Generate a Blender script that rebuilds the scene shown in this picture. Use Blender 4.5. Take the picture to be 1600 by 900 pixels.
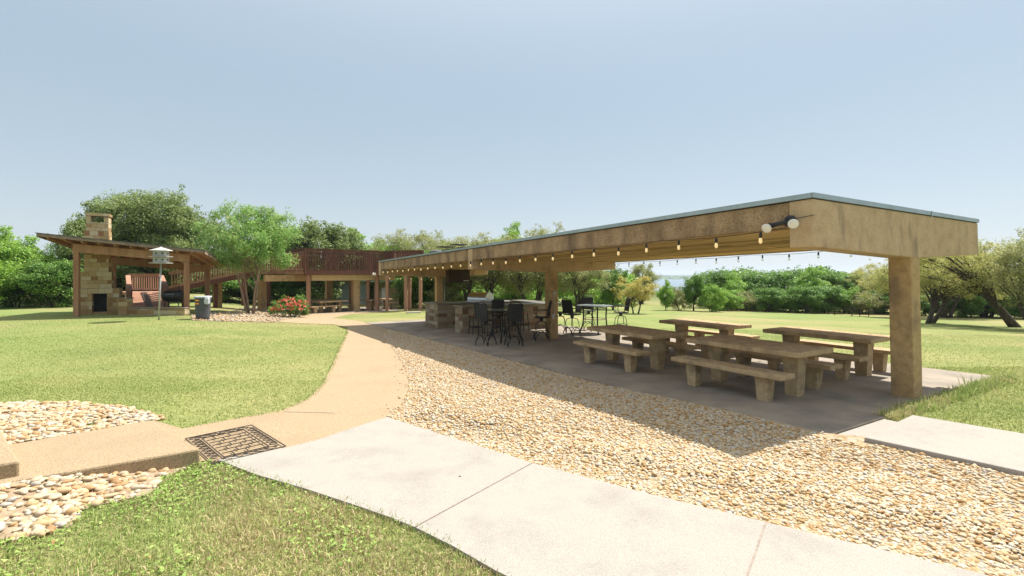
import bpy, bmesh, math, random
import numpy as np
from mathutils import Vector, Matrix, Euler
from mathutils.geometry import delaunay_2d_cdt
random.seed(7); RNG = np.random.default_rng(11)
R = math.radians
for o in list(bpy.data.objects): bpy.data.objects.remove(o)
scene = bpy.context.scene
COL = scene.collection

# ---------------------------------------------------------------- camera, sky, sun, exposure
H = 1.88; F = 760.0; HY = 430.0
cam = bpy.data.cameras.new('camera'); camo = bpy.data.objects.new('camera', cam); COL.objects.link(camo)
camo.location = (0, 0, H); camo.rotation_euler = (R(90), 0, 0)
cam.sensor_width = 36; cam.lens = 36*F/1600; cam.shift_y = -20/1600
cam.clip_start = .05; cam.clip_end = 12000
scene.camera = camo
SUND = Vector((1.44, 1.13, 2.83)).normalized()
SEL = math.asin(SUND.z); SAZ = math.atan2(SUND.x, SUND.y)
w = bpy.data.worlds.new('World'); scene.world = w; w.use_nodes = True
wn = w.node_tree.nodes; bg = wn['Background']
sky = wn.new('ShaderNodeTexSky'); sky.sky_type = 'NISHITA'; sky.sun_disc = False
sky.sun_elevation = SEL; sky.sun_rotation = SAZ
sky.air_density = 1.0; sky.dust_density = .7; sky.ozone_density = .6; sky.altitude = 200
hs = wn.new('ShaderNodeHueSaturation'); hs.inputs['Saturation'].default_value = .62; hs.inputs['Hue'].default_value = .485; hs.inputs['Value'].default_value = 1.0
w.node_tree.links.new(sky.outputs[0], hs.inputs['Color'])
# hazy spring sky: the sky texture evened out by bright haze
tcw = wn.new('ShaderNodeTexCoord'); sxw = wn.new('ShaderNodeSeparateXYZ'); w.node_tree.links.new(tcw.outputs['Generated'], sxw.inputs[0])
rw = wn.new('ShaderNodeValToRGB'); cr = rw.color_ramp; cr.interpolation = 'B_SPLINE'; K_ = 9.0
for e, (p, c) in zip([cr.elements[0], cr.elements[1], cr.elements.new(.5), cr.elements.new(.5)], [(0, (.40, .44, .465)), (1, (.15, .245, .34)), (.16, (.305, .375, .43)), (.48, (.198, .288, .378))]): e.position = p; e.color = (*c, 1)
w.node_tree.links.new(sxw.outputs[2], rw.inputs[0])
sw = wn.new('ShaderNodeVectorMath'); sw.operation = 'SCALE'; sw.inputs['Scale'].default_value = K_; w.node_tree.links.new(rw.outputs[0], sw.inputs[0])
mw_ = wn.new('ShaderNodeMix'); mw_.data_type = 'RGBA'; mw_.inputs[0].default_value = .82
w.node_tree.links.new(hs.outputs[0], mw_.inputs[6]); w.node_tree.links.new(sw.outputs[0], mw_.inputs[7])
w.node_tree.links.new(mw_.outputs[2], bg.inputs[0]); bg.inputs[1].default_value = .105
sl = bpy.data.lights.new('sun', 'SUN'); so = bpy.data.objects.new('sun', sl); COL.objects.link(so)
sl.energy = 5.0; sl.angle = R(.5); sl.color = (1, .95, .86)
so.rotation_euler = SUND.to_track_quat('Z', 'Y').to_euler(); so.location = (0, 0, 30)
scene.view_settings.view_transform = 'Standard'; scene.view_settings.look = 'None'
scene.view_settings.exposure = .78; scene.view_settings.gamma = 1

# ---------------------------------------------------------------- frames
AX, AY = -.5136, .858            # s axis (along the picnic shelter); t axis = (AY, -AX)
TH = math.atan2(.5136, .858)
SLOPE = .0185
def ST(s, t, z=0.0): return Vector((AX*s + AY*t, AY*s - AX*t, z))
def sst(x, y): return AX*x + AY*y, AY*x - AX*y
def sm(v): v = np.clip(v, 0, 1); return v*v*(3-2*v)
def G(x, y):
    x = np.asarray(x, float); y = np.asarray(y, float)
    s = AX*x + AY*y; t = AY*x - AX*y; r = np.hypot(x, y)
    z = -SLOPE*np.clip(s-3.15, 0, 36)*sm((t+2)/7)
    z = z - .034*np.clip(t-14, 0, 40)*sm((t-12.5)/6)
    z = z + .15*sm((-3.15-x-.95*sm((y-4.55)/.8))/1.1)*sm((9-y)/2.6)*sm((x+14)/4)
    z = z - 14.6*sm((r-75)/500)
    far = sm((r-1700)/1500)
    z = z + far*(13.5 + 2.5*np.sin(x*.0021+1) + 10*sm((x-500)/1800) + 1.5*np.sin(y*.004+x*.005))
    return z
def W(px, py, z):                # a point at height z
    Y = F*(H-z)/(py-HY); return Vector(((px-800)/F*Y, Y, z))
def Wg(px, py, off=0.0):
    z = 0.0
    for i in range(12):
        p = W(px, py, z+off); z = float(G(p.x, p.y))
    return Vector((p.x, p.y, z+off))
def WY(px, Y, z=None):
    x = (px-800)/F*Y
    return Vector((x, Y, float(G(x, Y)) if z is None else z))
def slabz(s): return .03 - SLOPE*(s-3.15)

# ---------------------------------------------------------------- materials
def nmat(name):
    m = bpy.data.materials.new(name); m.use_nodes = True
    nt = m.node_tree; return m, nt, nt.nodes, nt.links, nt.nodes['Principled BSDF']
def ramp(N, stops):
    r = N.new('ShaderNodeValToRGB'); cr = r.color_ramp
    while len(cr.elements) < len(stops): cr.elements.new(.5)
    for e, (p, c) in zip(cr.elements, stops): e.position = p; e.color = (*c, 1)
    return r
def pmat(name, stops, scale=5, rough=.8, bump=.2, bscale=40, metal=0, stretch=(1, 1, 1), detail=6, voro=False, stain=None, spec=.3, speck=None, bdist=.01, island=0):
    m, nt, N, L, P = nmat(name)
    tc = N.new('ShaderNodeTexCoord'); mp = N.new('ShaderNodeMapping'); mp.inputs['Scale'].default_value = stretch
    L.new(tc.outputs['Object'], mp.inputs[0])
    n = N.new('ShaderNodeTexNoise'); n.inputs['Scale'].default_value = scale; n.inputs['Detail'].default_value = detail; n.inputs['Roughness'].default_value = .65
    L.new(mp.outputs[0], n.inputs[0])
    r = ramp(N, stops); fac = n.outputs[0]
    if island:
        g = N.new('ShaderNodeNewGeometry'); mx = N.new('ShaderNodeMix'); mx.inputs[0].default_value = island
        L.new(fac, mx.inputs[2]); L.new(g.outputs['Random Per Island'], mx.inputs[3]); fac = mx.outputs[0]
    L.new(fac, r.inputs[0]); col = r.outputs[0]
    if speck:                     # (scale, lowest factor)
        n3 = N.new('ShaderNodeTexNoise'); n3.inputs['Scale'].default_value = speck[0]; n3.inputs['Detail'].default_value = 3; L.new(tc.outputs['Object'], n3.inputs[0])
        r3 = ramp(N, [(.36, (speck[1],)*3), (.5, (1, 1, 1)), (.66, (1.18, 1.15, 1.1))]); L.new(n3.outputs[0], r3.inputs[0])
        m3 = N.new('ShaderNodeMix'); m3.data_type = 'RGBA'; m3.blend_type = 'MULTIPLY'; m3.inputs[0].default_value = 1; L.new(col, m3.inputs[6]); L.new(r3.outputs[0], m3.inputs[7]); col = m3.outputs[2]
    if stain:                     # (colour, scale, stretch, lo, hi, amount)
        c, sc, st_, lo, hi, am = stain
        m2 = N.new('ShaderNodeMapping'); m2.inputs['Scale'].default_value = st_; L.new(tc.outputs['Object'], m2.inputs[0])
        n2 = N.new('ShaderNodeTexNoise'); n2.inputs['Scale'].default_value = sc; n2.inputs['Detail'].default_value = 5; L.new(m2.outputs[0], n2.inputs[0])
        mr = N.new('ShaderNodeMapRange'); mr.inputs[1].default_value = lo; mr.inputs[2].default_value = hi; mr.inputs[4].default_value = am
        L.new(n2.outputs[0], mr.inputs[0])
        mx = N.new('ShaderNodeMix'); mx.data_type = 'RGBA'; L.new(mr.outputs[0], mx.inputs[0]); L.new(col, mx.inputs[6]); mx.inputs[7].default_value = (*c, 1)
        col = mx.outputs[2]
    L.new(col, P.inputs['Base Color']); P.inputs['Roughness'].default_value = rough; P.inputs['Metallic'].default_value = metal
    P.inputs['Specular IOR Level'].default_value = spec
    if bump:
        if voro:
            b = N.new('ShaderNodeTexVoronoi'); b.inputs['Scale'].default_value = bscale; L.new(tc.outputs['Object'], b.inputs[0]); bo = b.outputs[0]
        else:
            b = N.new('ShaderNodeTexNoise'); b.inputs['Scale'].default_value = bscale; b.inputs['Detail'].default_value = 4; L.new(mp.outputs[0], b.inputs[0]); bo = b.outputs[0]
        bu = N.new('ShaderNodeBump'); bu.inputs['Strength'].default_value = bump; bu.inputs['Distance'].default_value = bdist
        L.new(bo, bu.inputs['Height']); L.new(bu.outputs[0], P.inputs['Normal'])
    return m
M = {}
M['white_conc'] = pmat('pale_concrete', [(.3, (.28, .255, .225)), (.55, (.335, .308, .275)), (.75, (.365, .338, .303))], 1.6, .85, .35, 110, stain=((.26, .225, .185), 1.6, (1, 1, 1), .5, .8, .4), speck=(110, .88))
M['aggregate'] = pmat('exposed_aggregate', [(.25, (.26, .185, .11)), (.5, (.37, .275, .17)), (.75, (.46, .35, .23))], 70, .9, .5, 140, voro=True, stain=((.30, .21, .13), 1.3, (1, 1, 1), .5, .72, .4), speck=(80, .75))
M['slab'] = pmat('shelter_floor_concrete', [(.3, (.225, .19, .15)), (.6, (.33, .275, .215)), (.8, (.39, .33, .265))], 1.1, .8, .15, 60, stain=((.14, .13, .11), 1.3, (1, 1, 1), .46, .72, .7), speck=(90, .85))
M['conc'] = pmat('tan_rough_concrete', [(.25, (.32, .205, .10)), (.5, (.47, .315, .155)), (.75, (.56, .39, .205))], 9, .9, .55, 60, voro=True, stain=((.13, .10, .07), 2.6, (1, 1, .6), .54, .70, .6), bdist=.015, speck=(90, .74))
M['beam_conc'] = pmat('beam_concrete', [(.25, (.39, .265, .155)), (.5, (.50, .355, .215)), (.75, (.56, .41, .26))], 3.5, .9, .3, 80, stain=((.14, .11, .09), 1.5, (2, 2, .7), .57, .74, .75), speck=(110, .8))
M['conc_far'] = pmat('sun_painted_tan_concrete', [(.3, (.56, .41, .23)), (.7, (.66, .50, .31))], 2, .9, .15, 30)  # lightened concrete copy: sunlight on the far beam is put into its colour
M['fascia'] = pmat('weathered_fascia', [(.25, (.20, .13, .075)), (.5, (.34, .225, .13)), (.75, (.46, .325, .20))], 3.0, .9, .4, 50, stretch=(1, 1.2, .8), stain=((.09, .065, .048), 1.5, (1, 1.6, .5), .46, .72, .7), speck=(60, .65))
M['soffit'] = pmat('plank_soffit', [(.3, (.32, .19, .07)), (.5, (.50, .325, .13)), (.7, (.60, .415, .19))], 4, .85, .3, 30, stretch=(6, .5, 1), island=.7)
M['flash'] = pmat('roof_edge_metal', [(.3, (.30, .36, .385)), (.7, (.42, .48, .50))], 3, .45, .05, 30, metal=.6)
M['tar'] = pmat('roof_gravel_felt', [(.3, (.08, .08, .08)), (.7, (.2, .19, .18))], 20, .9, .5, 80)
M['table'] = pmat('table_concrete', [(.25, (.31, .215, .12)), (.5, (.48, .345, .195)), (.75, (.58, .44, .265))], 7, .9, .5, 55, voro=True, stain=((.12, .11, .095), 3, (1, 1, 1), .52, .74, .6), speck=(90, .75))
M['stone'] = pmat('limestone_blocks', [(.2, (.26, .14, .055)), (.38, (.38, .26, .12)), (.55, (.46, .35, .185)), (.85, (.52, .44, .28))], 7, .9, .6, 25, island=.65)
M['stone_dark'] = pmat('darker_limestone_blocks', [(.2, (.18, .105, .06)), (.4, (.29, .22, .14)), (.6, (.34, .28, .19)), (.85, (.40, .34, .25))], 7, .9, .6, 25, island=.65)  # limestone in darker tones, for the bar and grill counters
M['mortar'] = pmat('mortar', [(.3, (.2, .16, .11)), (.7, (.3, .25, .18))], 12, .95, .4, 40)
M['granite'] = pmat('granite_countertop', [(.35, (.05, .05, .045)), (.55, (.26, .24, .2)), (.7, (.42, .39, .34))], 60, .35, 0, 30, spec=.5)
M['redwood'] = pmat('redbrown_stained_wood', [(.3, (.095, .04, .028)), (.6, (.15, .065, .045)), (.8, (.20, .095, .065))], 6, .7, .3, 30, stretch=(1, 1, .2), island=.3)
M['redwood2'] = pmat('sunfaded_redwood', [(.3, (.28, .14, .09)), (.6, (.38, .21, .135)), (.8, (.44, .27, .185))], 6, .75, .3, 30, stretch=(1, 1, .2), island=.3)
M['timber'] = pmat('brown_timber', [(.3, (.23, .12, .06)), (.55, (.35, .19, .105)), (.8, (.43, .265, .155))], 4, .8, .35, 25, stretch=(1, 1, .15))
M['greyboard'] = pmat('weathered_roof_board', [(.3, (.16, .115, .085)), (.7, (.30, .23, .175))], 5, .85, .3, 25)
M['black'] = pmat('black_metal', [(.3, (.012, .013, .014)), (.7, (.03, .032, .034))], 8, .42, .05, 60, spec=.4)
M['blackfab'] = pmat('black_sling_fabric', [(.3, (.022, .023, .024)), (.7, (.055, .055, .052))], 30, .8, .2, 200)
M['rubber'] = pmat('dark_rubber', [(.3, (.045, .036, .03)), (.7, (.09, .075, .062))], 20, .75, .3, 60)
M['steel'] = pmat('brushed_steel', [(.3, (.5, .5, .5)), (.7, (.68, .67, .65))], 10, .28, .05, 60, metal=.95, stretch=(1, 8, 1))
M['glass_top'] = pmat('pebbled_glass_top', [(.3, (.16, .2, .2)), (.7, (.28, .33, .33))], 20, .12, .1, 60, spec=.6)
M['grey_plastic'] = pmat('grey_bin_plastic', [(.3, (.06, .065, .075)), (.7, (.10, .105, .115))], 6, .5, .1, 30)
M['bag'] = pmat('white_bin_liner', [(.3, (.35, .38, .42)), (.7, (.6, .62, .65))], 20, .4, .4, 20)
M['orange'] = pmat('orange_sticker', [(.3, (.75, .30, .03)), (.7, (.8, .36, .05))], 5, .5, 0)
M['birdwhite'] = pmat('aged_white_paint', [(.3, (.36, .35, .32)), (.7, (.48, .47, .44))], 6, .6, .1, 30)
M['pole'] = pmat('galvanised_pole', [(.3, (.33, .33, .32)), (.7, (.48, .48, .47))], 6, .5, .1, 30, metal=.3)
M['firebox'] = pmat('soot_and_hole_dark', [(.3, (.008, .008, .009)), (.7, (.02, .02, .022))], 8, .7, .2, 20)  # soot black of the firebox; also the painted dark of the bird house holes
M['tanwall'] = pmat('tan_shed_siding', [(.3, (.40, .28, .16)), (.7, (.48, .34, .20))], 3, .8, .1, 20)
M['greywall'] = pmat('pale_green_wall', [(.3, (.36, .42, .38)), (.7, (.46, .52, .47))], 3, .8, .1, 20)
M['doorwhite'] = pmat('white_door_paint', [(.3, (.7, .7, .68)), (.7, (.78, .78, .76))], 3, .6, 0)
M['bark'] = pmat('tree_bark', [(.3, (.045, .035, .028)), (.7, (.12, .095, .075))], 8, .95, .8, 20, stretch=(1, 1, .3), bdist=.03)
M['barkpale'] = pmat('pale_tan_bark', [(.3, (.22, .15, .10)), (.7, (.38, .28, .19))], 8, .9, .5, 20, stretch=(1, 1, .3))
M['box'] = pmat('dark_walnut_box', [(.3, (.025, .014, .01)), (.7, (.06, .034, .022))], 6, .6, .2, 30, stretch=(.3, 1, 3))
M['soil'] = pmat('dry_soil', [(.3, (.22, .16, .10)), (.6, (.36, .27, .18)), (.8, (.44, .35, .24))], 9, .95, .6, 40)
M['bulbwhite'] = pmat('frosted_lamp_glass', [(.3, (.7, .66, .6)), (.7, (.78, .74, .68))], 3, .25, 0, spec=.5)

def gravelmat(name, stops, scale):
    m, nt, N, L, P = nmat(name)
    tc = N.new('ShaderNodeTexCoord'); v = N.new('ShaderNodeTexVoronoi'); v.inputs['Scale'].default_value = scale
    L.new(tc.outputs['Object'], v.inputs[0]); r = ramp(N, stops); sx = N.new('ShaderNodeSeparateColor')
    L.new(v.outputs['Color'], sx.inputs[0]); L.new(sx.outputs[0], r.inputs[0]); L.new(r.outputs[0], P.inputs['Base Color'])
    bu = N.new('ShaderNodeBump'); bu.invert = True; bu.inputs['Strength'].default_value = .9; bu.inputs['Distance'].default_value = .03
    L.new(v.outputs[0], bu.inputs['Height']); L.new(bu.outputs[0], P.inputs['Normal']); P.inputs['Roughness'].default_value = .9
    return m
PSTOPS = [(0, (.32, .18, .07)), (.15, (.43, .265, .11)), (.34, (.48, .34, .18)), (.55, (.50, .39, .25)), (.80, (.53, .45, .335)), (1, (.43, .39, .34))]
PSTOPS_OLD = [(0, (.30, .17, .065)), (.16, (.44, .275, .11)), (.34, (.51, .355, .18)), (.55, (.55, .44, .29)), (.78, (.60, .53, .41)), (1, (.47, .44, .39))]
M['gravel_sheet'] = gravelmat('gravel_bed', [(p, tuple(v*.8 for v in c)) for p, c in PSTOPS], 28)
def islmat(name, stops, rough=.6, trans=0, posn=None, spec=.3):
    m, nt, N, L, P = nmat(name)
    g = N.new('ShaderNodeNewGeometry'); r = ramp(N, stops)
    fac = g.outputs['Random Per Island']
    if posn:                      # (scale, weight): patches across the ground
        tc = N.new('ShaderNodeTexCoord'); n = N.new('ShaderNodeTexNoise'); n.inputs['Scale'].default_value = posn[0]; n.inputs['Detail'].default_value = 3
        L.new(tc.outputs['Object'], n.inputs[0]); mr = N.new('ShaderNodeMapRange'); mr.inputs[1].default_value = .3; mr.inputs[2].default_value = .7; L.new(n.outputs[0], mr.inputs[0])
        mx = N.new('ShaderNodeMix'); mx.inputs[0].default_value = posn[1]; L.new(fac, mx.inputs[2]); L.new(mr.outputs[0], mx.inputs[3]); fac = mx.outputs[0]
    L.new(fac, r.inputs[0]); L.new(r.outputs[0], P.inputs['Base Color']); P.inputs['Roughness'].default_value = rough; P.inputs['Specular IOR Level'].default_value = spec
    if trans:
        t = N.new('ShaderNodeBsdfTranslucent'); ms = N.new('ShaderNodeMixShader'); ms.inputs[0].default_value = trans
        L.new(r.outputs[0], t.inputs[0]); L.new(P.outputs[0], ms.inputs[1]); L.new(t.outputs[0], ms.inputs[2])
        L.new(ms.outputs[0], N['Material Output'].inputs[0])
    return m
M['pebble'] = islmat('river_pebble', PSTOPS, .65)
M['bigpebble'] = islmat('river_stone', [(0, (.30, .17, .075)), (.2, (.44, .29, .145)), (.45, (.48, .365, .235)), (.75, (.51, .42, .30)), (1, (.37, .34, .30))], .65)
M['blade'] = islmat('grass_blade', [(0, (.18, .29, .06)), (.3, (.28, .38, .10)), (.52, (.40, .44, .16)), (.7, (.52, .47, .23)), (1, (.64, .50, .31))], .7, .3, (.9, .5))
def leafmat(name, cols): return islmat(name, cols, .5, .38, (.45, .35))
M['lawn_blade'] = islmat('mown_lawn_blade', [(0, (.25, .34, .085)), (.5, (.33, .385, .12)), (.8, (.42, .42, .17)), (1, (.50, .44, .22))], .7, .35, (.7, .5))
M['lf_bright'] = leafmat('leaves_bright_green', [(0, (.12, .25, .03)), (.5, (.26, .45, .065)), (1, (.44, .58, .12))])
M['lf_mid'] = leafmat('leaves_mid_green', [(0, (.06, .14, .025)), (.5, (.15, .29, .05)), (1, (.34, .48, .10))])
M['lf_dark'] = leafmat('leaves_dark_cedar', [(0, (.09, .13, .035)), (.5, (.20, .27, .08)), (1, (.36, .42, .16))])
M['lf_olive'] = leafmat('leaves_olive', [(0, (.17, .19, .06)), (.5, (.32, .34, .12)), (1, (.50, .49, .22))])
M['lf_yellow'] = leafmat('leaves_yellow_green', [(0, (.26, .27, .07)), (.5, (.46, .46, .14)), (1, (.62, .56, .22))])
M['lf_gold'] = leafmat('leaves_golden', [(0, (.32, .28, .07)), (.5, (.52, .45, .12)), (1, (.60, .54, .18))])
M['lf_pist'] = leafmat('leaves_pinkish_tips', [(0, (.10, .22, .04)), (.45, (.22, .40, .09)), (.75, (.36, .50, .16)), (1, (.56, .38, .25))])
M['petal'] = islmat('coral_petals', [(0, (.55, .08, .06)), (.5, (.72, .18, .12)), (1, (.8, .38, .28))], .6, .3)

def ground_mat():
    m, nt, N, L, P = nmat('lawn_ground')
    tc = N.new('ShaderNodeTexCoord')
    def noise(s, d=4):
        n = N.new('ShaderNodeTexNoise'); n.inputs['Scale'].default_value = s; n.inputs['Detail'].default_value = d; L.new(tc.outputs['Object'], n.inputs[0]); return n
    n1 = noise(.35, 6); n2 = noise(14, 5); n3 = noise(.03, 5)
    r1 = ramp(N, [(.32, (.175, .205, .07)), (.5, (.235, .25, .09)), (.68, (.295, .28, .12))]); L.new(n1.outputs[0], r1.inputs[0])
    r2 = ramp(N, [(.3, (.55, .62, .5)), (.55, (1, 1, 1)), (.8, (1.3, 1.2, 1.15))]); L.new(n2.outputs[0], r2.inputs[0])
    mx = N.new('ShaderNodeMix'); mx.data_type = 'RGBA'; mx.blend_type = 'MULTIPLY'; mx.inputs[0].default_value = .8
    L.new(r1.outputs[0], mx.inputs[6]); L.new(r2.outputs[0], mx.inputs[7])
    r3 = ramp(N, [(.45, (0, 0, 0)), (.6, (1, 1, 1))]); L.new(n3.outputs[0], r3.inputs[0])
    mx2 = N.new('ShaderNodeMix'); mx2.data_type = 'RGBA'; L.new(r3.outputs[0], mx2.inputs[0]); L.new(mx.outputs[2], mx2.inputs[6]); mx2.inputs[7].default_value = (.17, .235, .07, 1)
    # beyond the water: wooded land
    sp = N.new('ShaderNodeVectorMath'); sp.operation = 'LENGTH'; L.new(tc.outputs['Object'], sp.inputs[0])
    mr = N.new('ShaderNodeMapRange'); mr.inputs[1].default_value = 60; mr.inputs[2].default_value = 110; L.new(sp.outputs['Value'], mr.inputs[0])
    mx3 = N.new('ShaderNodeMix'); mx3.data_type = 'RGBA'; L.new(mr.outputs[0], mx3.inputs[0]); L.new(mx2.outputs[2], mx3.inputs[6]); mx3.inputs[7].default_value = (.07, .10, .035, 1)
    n5 = noise(.11, 6); r5 = ramp(N, [(.47, (0, 0, 0)), (.60, (1, 1, 1))]); L.new(n5.outputs[0], r5.inputs[0])
    m5 = N.new('ShaderNodeMapRange'); m5.inputs[1].default_value = 18; m5.inputs[2].default_value = 26; m5.inputs[4].default_value = .65; L.new(sp.outputs['Value'], m5.inputs[0])
    mm5 = N.new('ShaderNodeMath'); mm5.operation = 'MULTIPLY'; L.new(m5.outputs[0], mm5.inputs[0]); L.new(r5.outputs[0], mm5.inputs[1])
    mx5 = N.new('ShaderNodeMix'); mx5.data_type = 'RGBA'; L.new(mm5.outputs[0], mx5.inputs[0]); L.new(mx2.outputs[2], mx5.inputs[6]); mx5.inputs[7].default_value = (.33, .265, .135, 1); L.new(mx5.outputs[2], mx3.inputs[6])
    L.new(mx3.outputs[2], P.inputs['Base Color']); P.inputs['Roughness'].default_value = .95; P.inputs['Specular IOR Level'].default_value = .1
    n4 = noise(30, 4); bu = N.new('ShaderNodeBump'); bu.inputs['Strength'].default_value = .8; bu.inputs['Distance'].default_value = .03
    L.new(n4.outputs[0], bu.inputs['Height']); L.new(bu.outputs[0], P.inputs['Normal'])
    return m
M['ground'] = ground_mat()
def water_mat():
    m, nt, N, L, P = nmat('lake_water'); P.inputs['Base Color'].default_value = (.10, .17, .22, 1); P.inputs['Roughness'].default_value = .22
    tc = N.new('ShaderNodeTexCoord'); n = N.new('ShaderNodeTexNoise'); n.inputs['Scale'].default_value = .25; L.new(tc.outputs['Object'], n.inputs[0])
    bu = N.new('ShaderNodeBump'); bu.inputs['Strength'].default_value = .4; bu.inputs['Distance'].default_value = .5; L.new(n.outputs[0], bu.inputs['Height']); L.new(bu.outputs[0], P.inputs['Normal'])
    return m
M['water'] = water_mat()
def lit_mat():
    m, nt, N, L, P = nmat('lit_filament_bulb'); P.inputs['Base Color'].default_value = (.95, .8, .5, 1); P.inputs['Roughness'].default_value = .1
    lw = N.new('ShaderNodeLayerWeight'); lw.inputs[0].default_value = .4
    r = ramp(N, [(0, (1, .62, .22)), (.6, (.9, .5, .2)), (1, (.25, .15, .06))]); L.new(lw.outputs['Facing'], r.inputs[0])
    P.inputs['Emission Color'].default_value = (1, .6, .22, 1); P.inputs['Emission Strength'].default_value = .22
    return m
M['lit'] = lit_mat()
def clear_mat():
    m, nt, N, L, P = nmat('clear_bulb_glass'); P.inputs['Base Color'].default_value = (.9, .88, .82, 1); P.inputs['Roughness'].default_value = .03; P.inputs['Transmission Weight'].default_value = 1; P.inputs['IOR'].default_value = 1.15; return m
M['clear'] = clear_mat()

# ---------------------------------------------------------------- mesh helpers
class MB:
    def __init__(s): s.v = []; s.f = []
    def add(s, vs, fs, mt=None):
        k = len(s.v)
        s.v += [(mt @ Vector(v))[:] if mt else tuple(v) for v in vs]
        s.f += [tuple(k+i for i in f) for f in fs]; return s
    def box(s, x0, x1, y0, y1, z0, z1, mt=None, taper=0):
        dx = (x1-x0)/2*taper; dy = (y1-y0)/2*taper
        vs = [(x0+dx, y0+dy, z0), (x1-dx, y0+dy, z0), (x1-dx, y1-dy, z0), (x0+dx, y1-dy, z0), (x0, y0, z1), (x1, y0, z1), (x1, y1, z1), (x0, y1, z1)]
        return s.add(vs, [(0, 3, 2, 1), (4, 5, 6, 7), (0, 1, 5, 4), (1, 2, 6, 5), (2, 3, 7, 6), (3, 0, 4, 7)], mt)
    def beam(s, p, q, wd, ht, up=(0, 0, 1)):          # oriented bar between two points
        p = Vector(p); q = Vector(q); d = (q-p); L = d.length; d.normalize(); u = Vector(up)
        x = d.cross(u).normalized(); u = x.cross(d)
        mt = Matrix((x, d, u)).transposed().to_4x4(); mt.translation = p
        return s.box(-wd/2, wd/2, 0, L, -ht/2, ht/2, mt)
    def prism(s, pts, y0, y1, mt=None):                # polygon in xz extruded along y
        n = len(pts); vs = [(x, y0, z) for x, z in pts]+[(x, y1, z) for x, z in pts]
        fs = [tuple(range(n)), tuple(range(2*n-1, n-1, -1))]+[(i, n+i, n+(i+1) % n, (i+1) % n) for i in range(n)]
        return s.add(vs, fs, mt)
    def tube(s, pts, rad, n=6, cap=True):
        pts = [Vector(p) for p in pts]; rs = rad if hasattr(rad, '__len__') else [rad]*len(pts)
        k = len(s.v); prev = None
        for i, p in enumerate(pts):
            d = (pts[min(i+1, len(pts)-1)]-pts[max(i-1, 0)]).normalized()
            u = prev if prev else (Vector((1, 0, 0)) if abs(d.x) < .8 else Vector((0, 1, 0)))
            x = d.cross(u).normalized(); y = x.cross(d).normalized(); prev = y
            for j in range(n):
                a = 2*math.pi*j/n; s.v.append((p+x*math.cos(a)*rs[i]+y*math.sin(a)*rs[i])[:])
        for i in range(len(pts)-1):
            for j in range(n):
                a = k+i*n+j; b = k+i*n+(j+1) % n; s.f.append((a, b, b+n, a+n))
        if cap: s.f.append(tuple(k+j for j in range(n))[::-1]); s.f.append(tuple(k+(len(pts)-1)*n+j for j in range(n)))
        return s
    def lathe(s, prof, n=16, mt=None):                 # profile of (radius, z)
        k = len(s.v); vs = []
        for r, z in prof: vs += [(r*math.cos(2*math.pi*j/n), r*math.sin(2*math.pi*j/n), z) for j in range(n)]
        fs = [(i*n+j, i*n+(j+1) % n, (i+1)*n+(j+1) % n, (i+1)*n+j) for i in range(len(prof)-1) for j in range(n)]
        fs += [tuple(range(n))[::-1], tuple((len(prof)-1)*n+j for j in range(n))]
        return s.add(vs, fs, mt)
    def build(s, name, mat, parent=None, smooth=False, bevel=0, loc=None, rot=None):
        me = bpy.data.meshes.new(name); me.from_pydata(s.v, [], s.f); me.update()
        if smooth: me.shade_smooth()
        return link(name, me, mat, parent, bevel, loc, rot)
def link(name, me, mat, parent=None, bevel=0, loc=None, rot=None):
    me.materials.append(mat); o = bpy.data.objects.new(name, me); COL.objects.link(o)
    if parent: o.parent = parent
    if loc is not None: o.location = loc
    if rot is not None: o.rotation_euler = rot
    if bevel:
        b = o.modifiers.new('bevel', 'BEVEL'); b.width = bevel; b.segments = 2; b.limit_method = 'ANGLE'
    return o
def npmesh(name, V, Fc, nper, mat, parent=None, smooth=False):   # faces as flat list, nper verts each (array or int)
    me = bpy.data.meshes.new(name); V = np.ascontiguousarray(V, dtype=np.float32).reshape(-1, 3); Fc = np.ascontiguousarray(Fc, dtype=np.int32).ravel()
    if isinstance(nper, int): nper = np.full(len(Fc)//nper, nper, np.int32)
    nper = np.asarray(nper, np.int32); st = np.concatenate([[0], np.cumsum(nper)[:-1]]).astype(np.int32)
    me.vertices.add(len(V)); me.vertices.foreach_set('co', V.ravel())
    me.loops.add(len(Fc)); me.loops.foreach_set('vertex_index', Fc)
    me.polygons.add(len(nper)); me.polygons.foreach_set('loop_start', st); me.polygons.foreach_set('loop_total', nper)
    if smooth: me.polygons.foreach_set('use_smooth', np.ones(len(nper), bool))
    me.update(calc_edges=True)
    return link(name, me, mat, parent)
def tag(o, label=None, cat=None, group=None, kind=None):
    if label: o['label'] = label
    if cat: o['category'] = cat
    if group: o['group'] = group
    if kind: o['kind'] = kind
    return o
def thing(name, label, cat, loc=(0, 0, 0), rz=0.0, group=None, rx=0.0):
    o = bpy.data.objects.new(name, None); COL.objects.link(o); o.empty_display_size = .1
    o.location = loc; o.rotation_euler = (rx, 0, rz); return tag(o, label, cat, group)
def dup(root, loc, rz=0.0, label=None, group=None, scale=None):
    r = root.copy(); COL.objects.link(r); r.location = loc; r.rotation_euler = (root.rotation_euler.x, root.rotation_euler.y, rz)
    if label: r['label'] = label
    if group: r['group'] = group
    if scale: r.scale = scale
    for ch in [c for c in root.children]:
        c = ch.copy(); COL.objects.link(c); c.parent = r
        for g in [x for x in ch.children]:
            d = g.copy(); COL.objects.link(d); d.parent = c
    return r
def xy(p): return (p[0], p[1])
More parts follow.
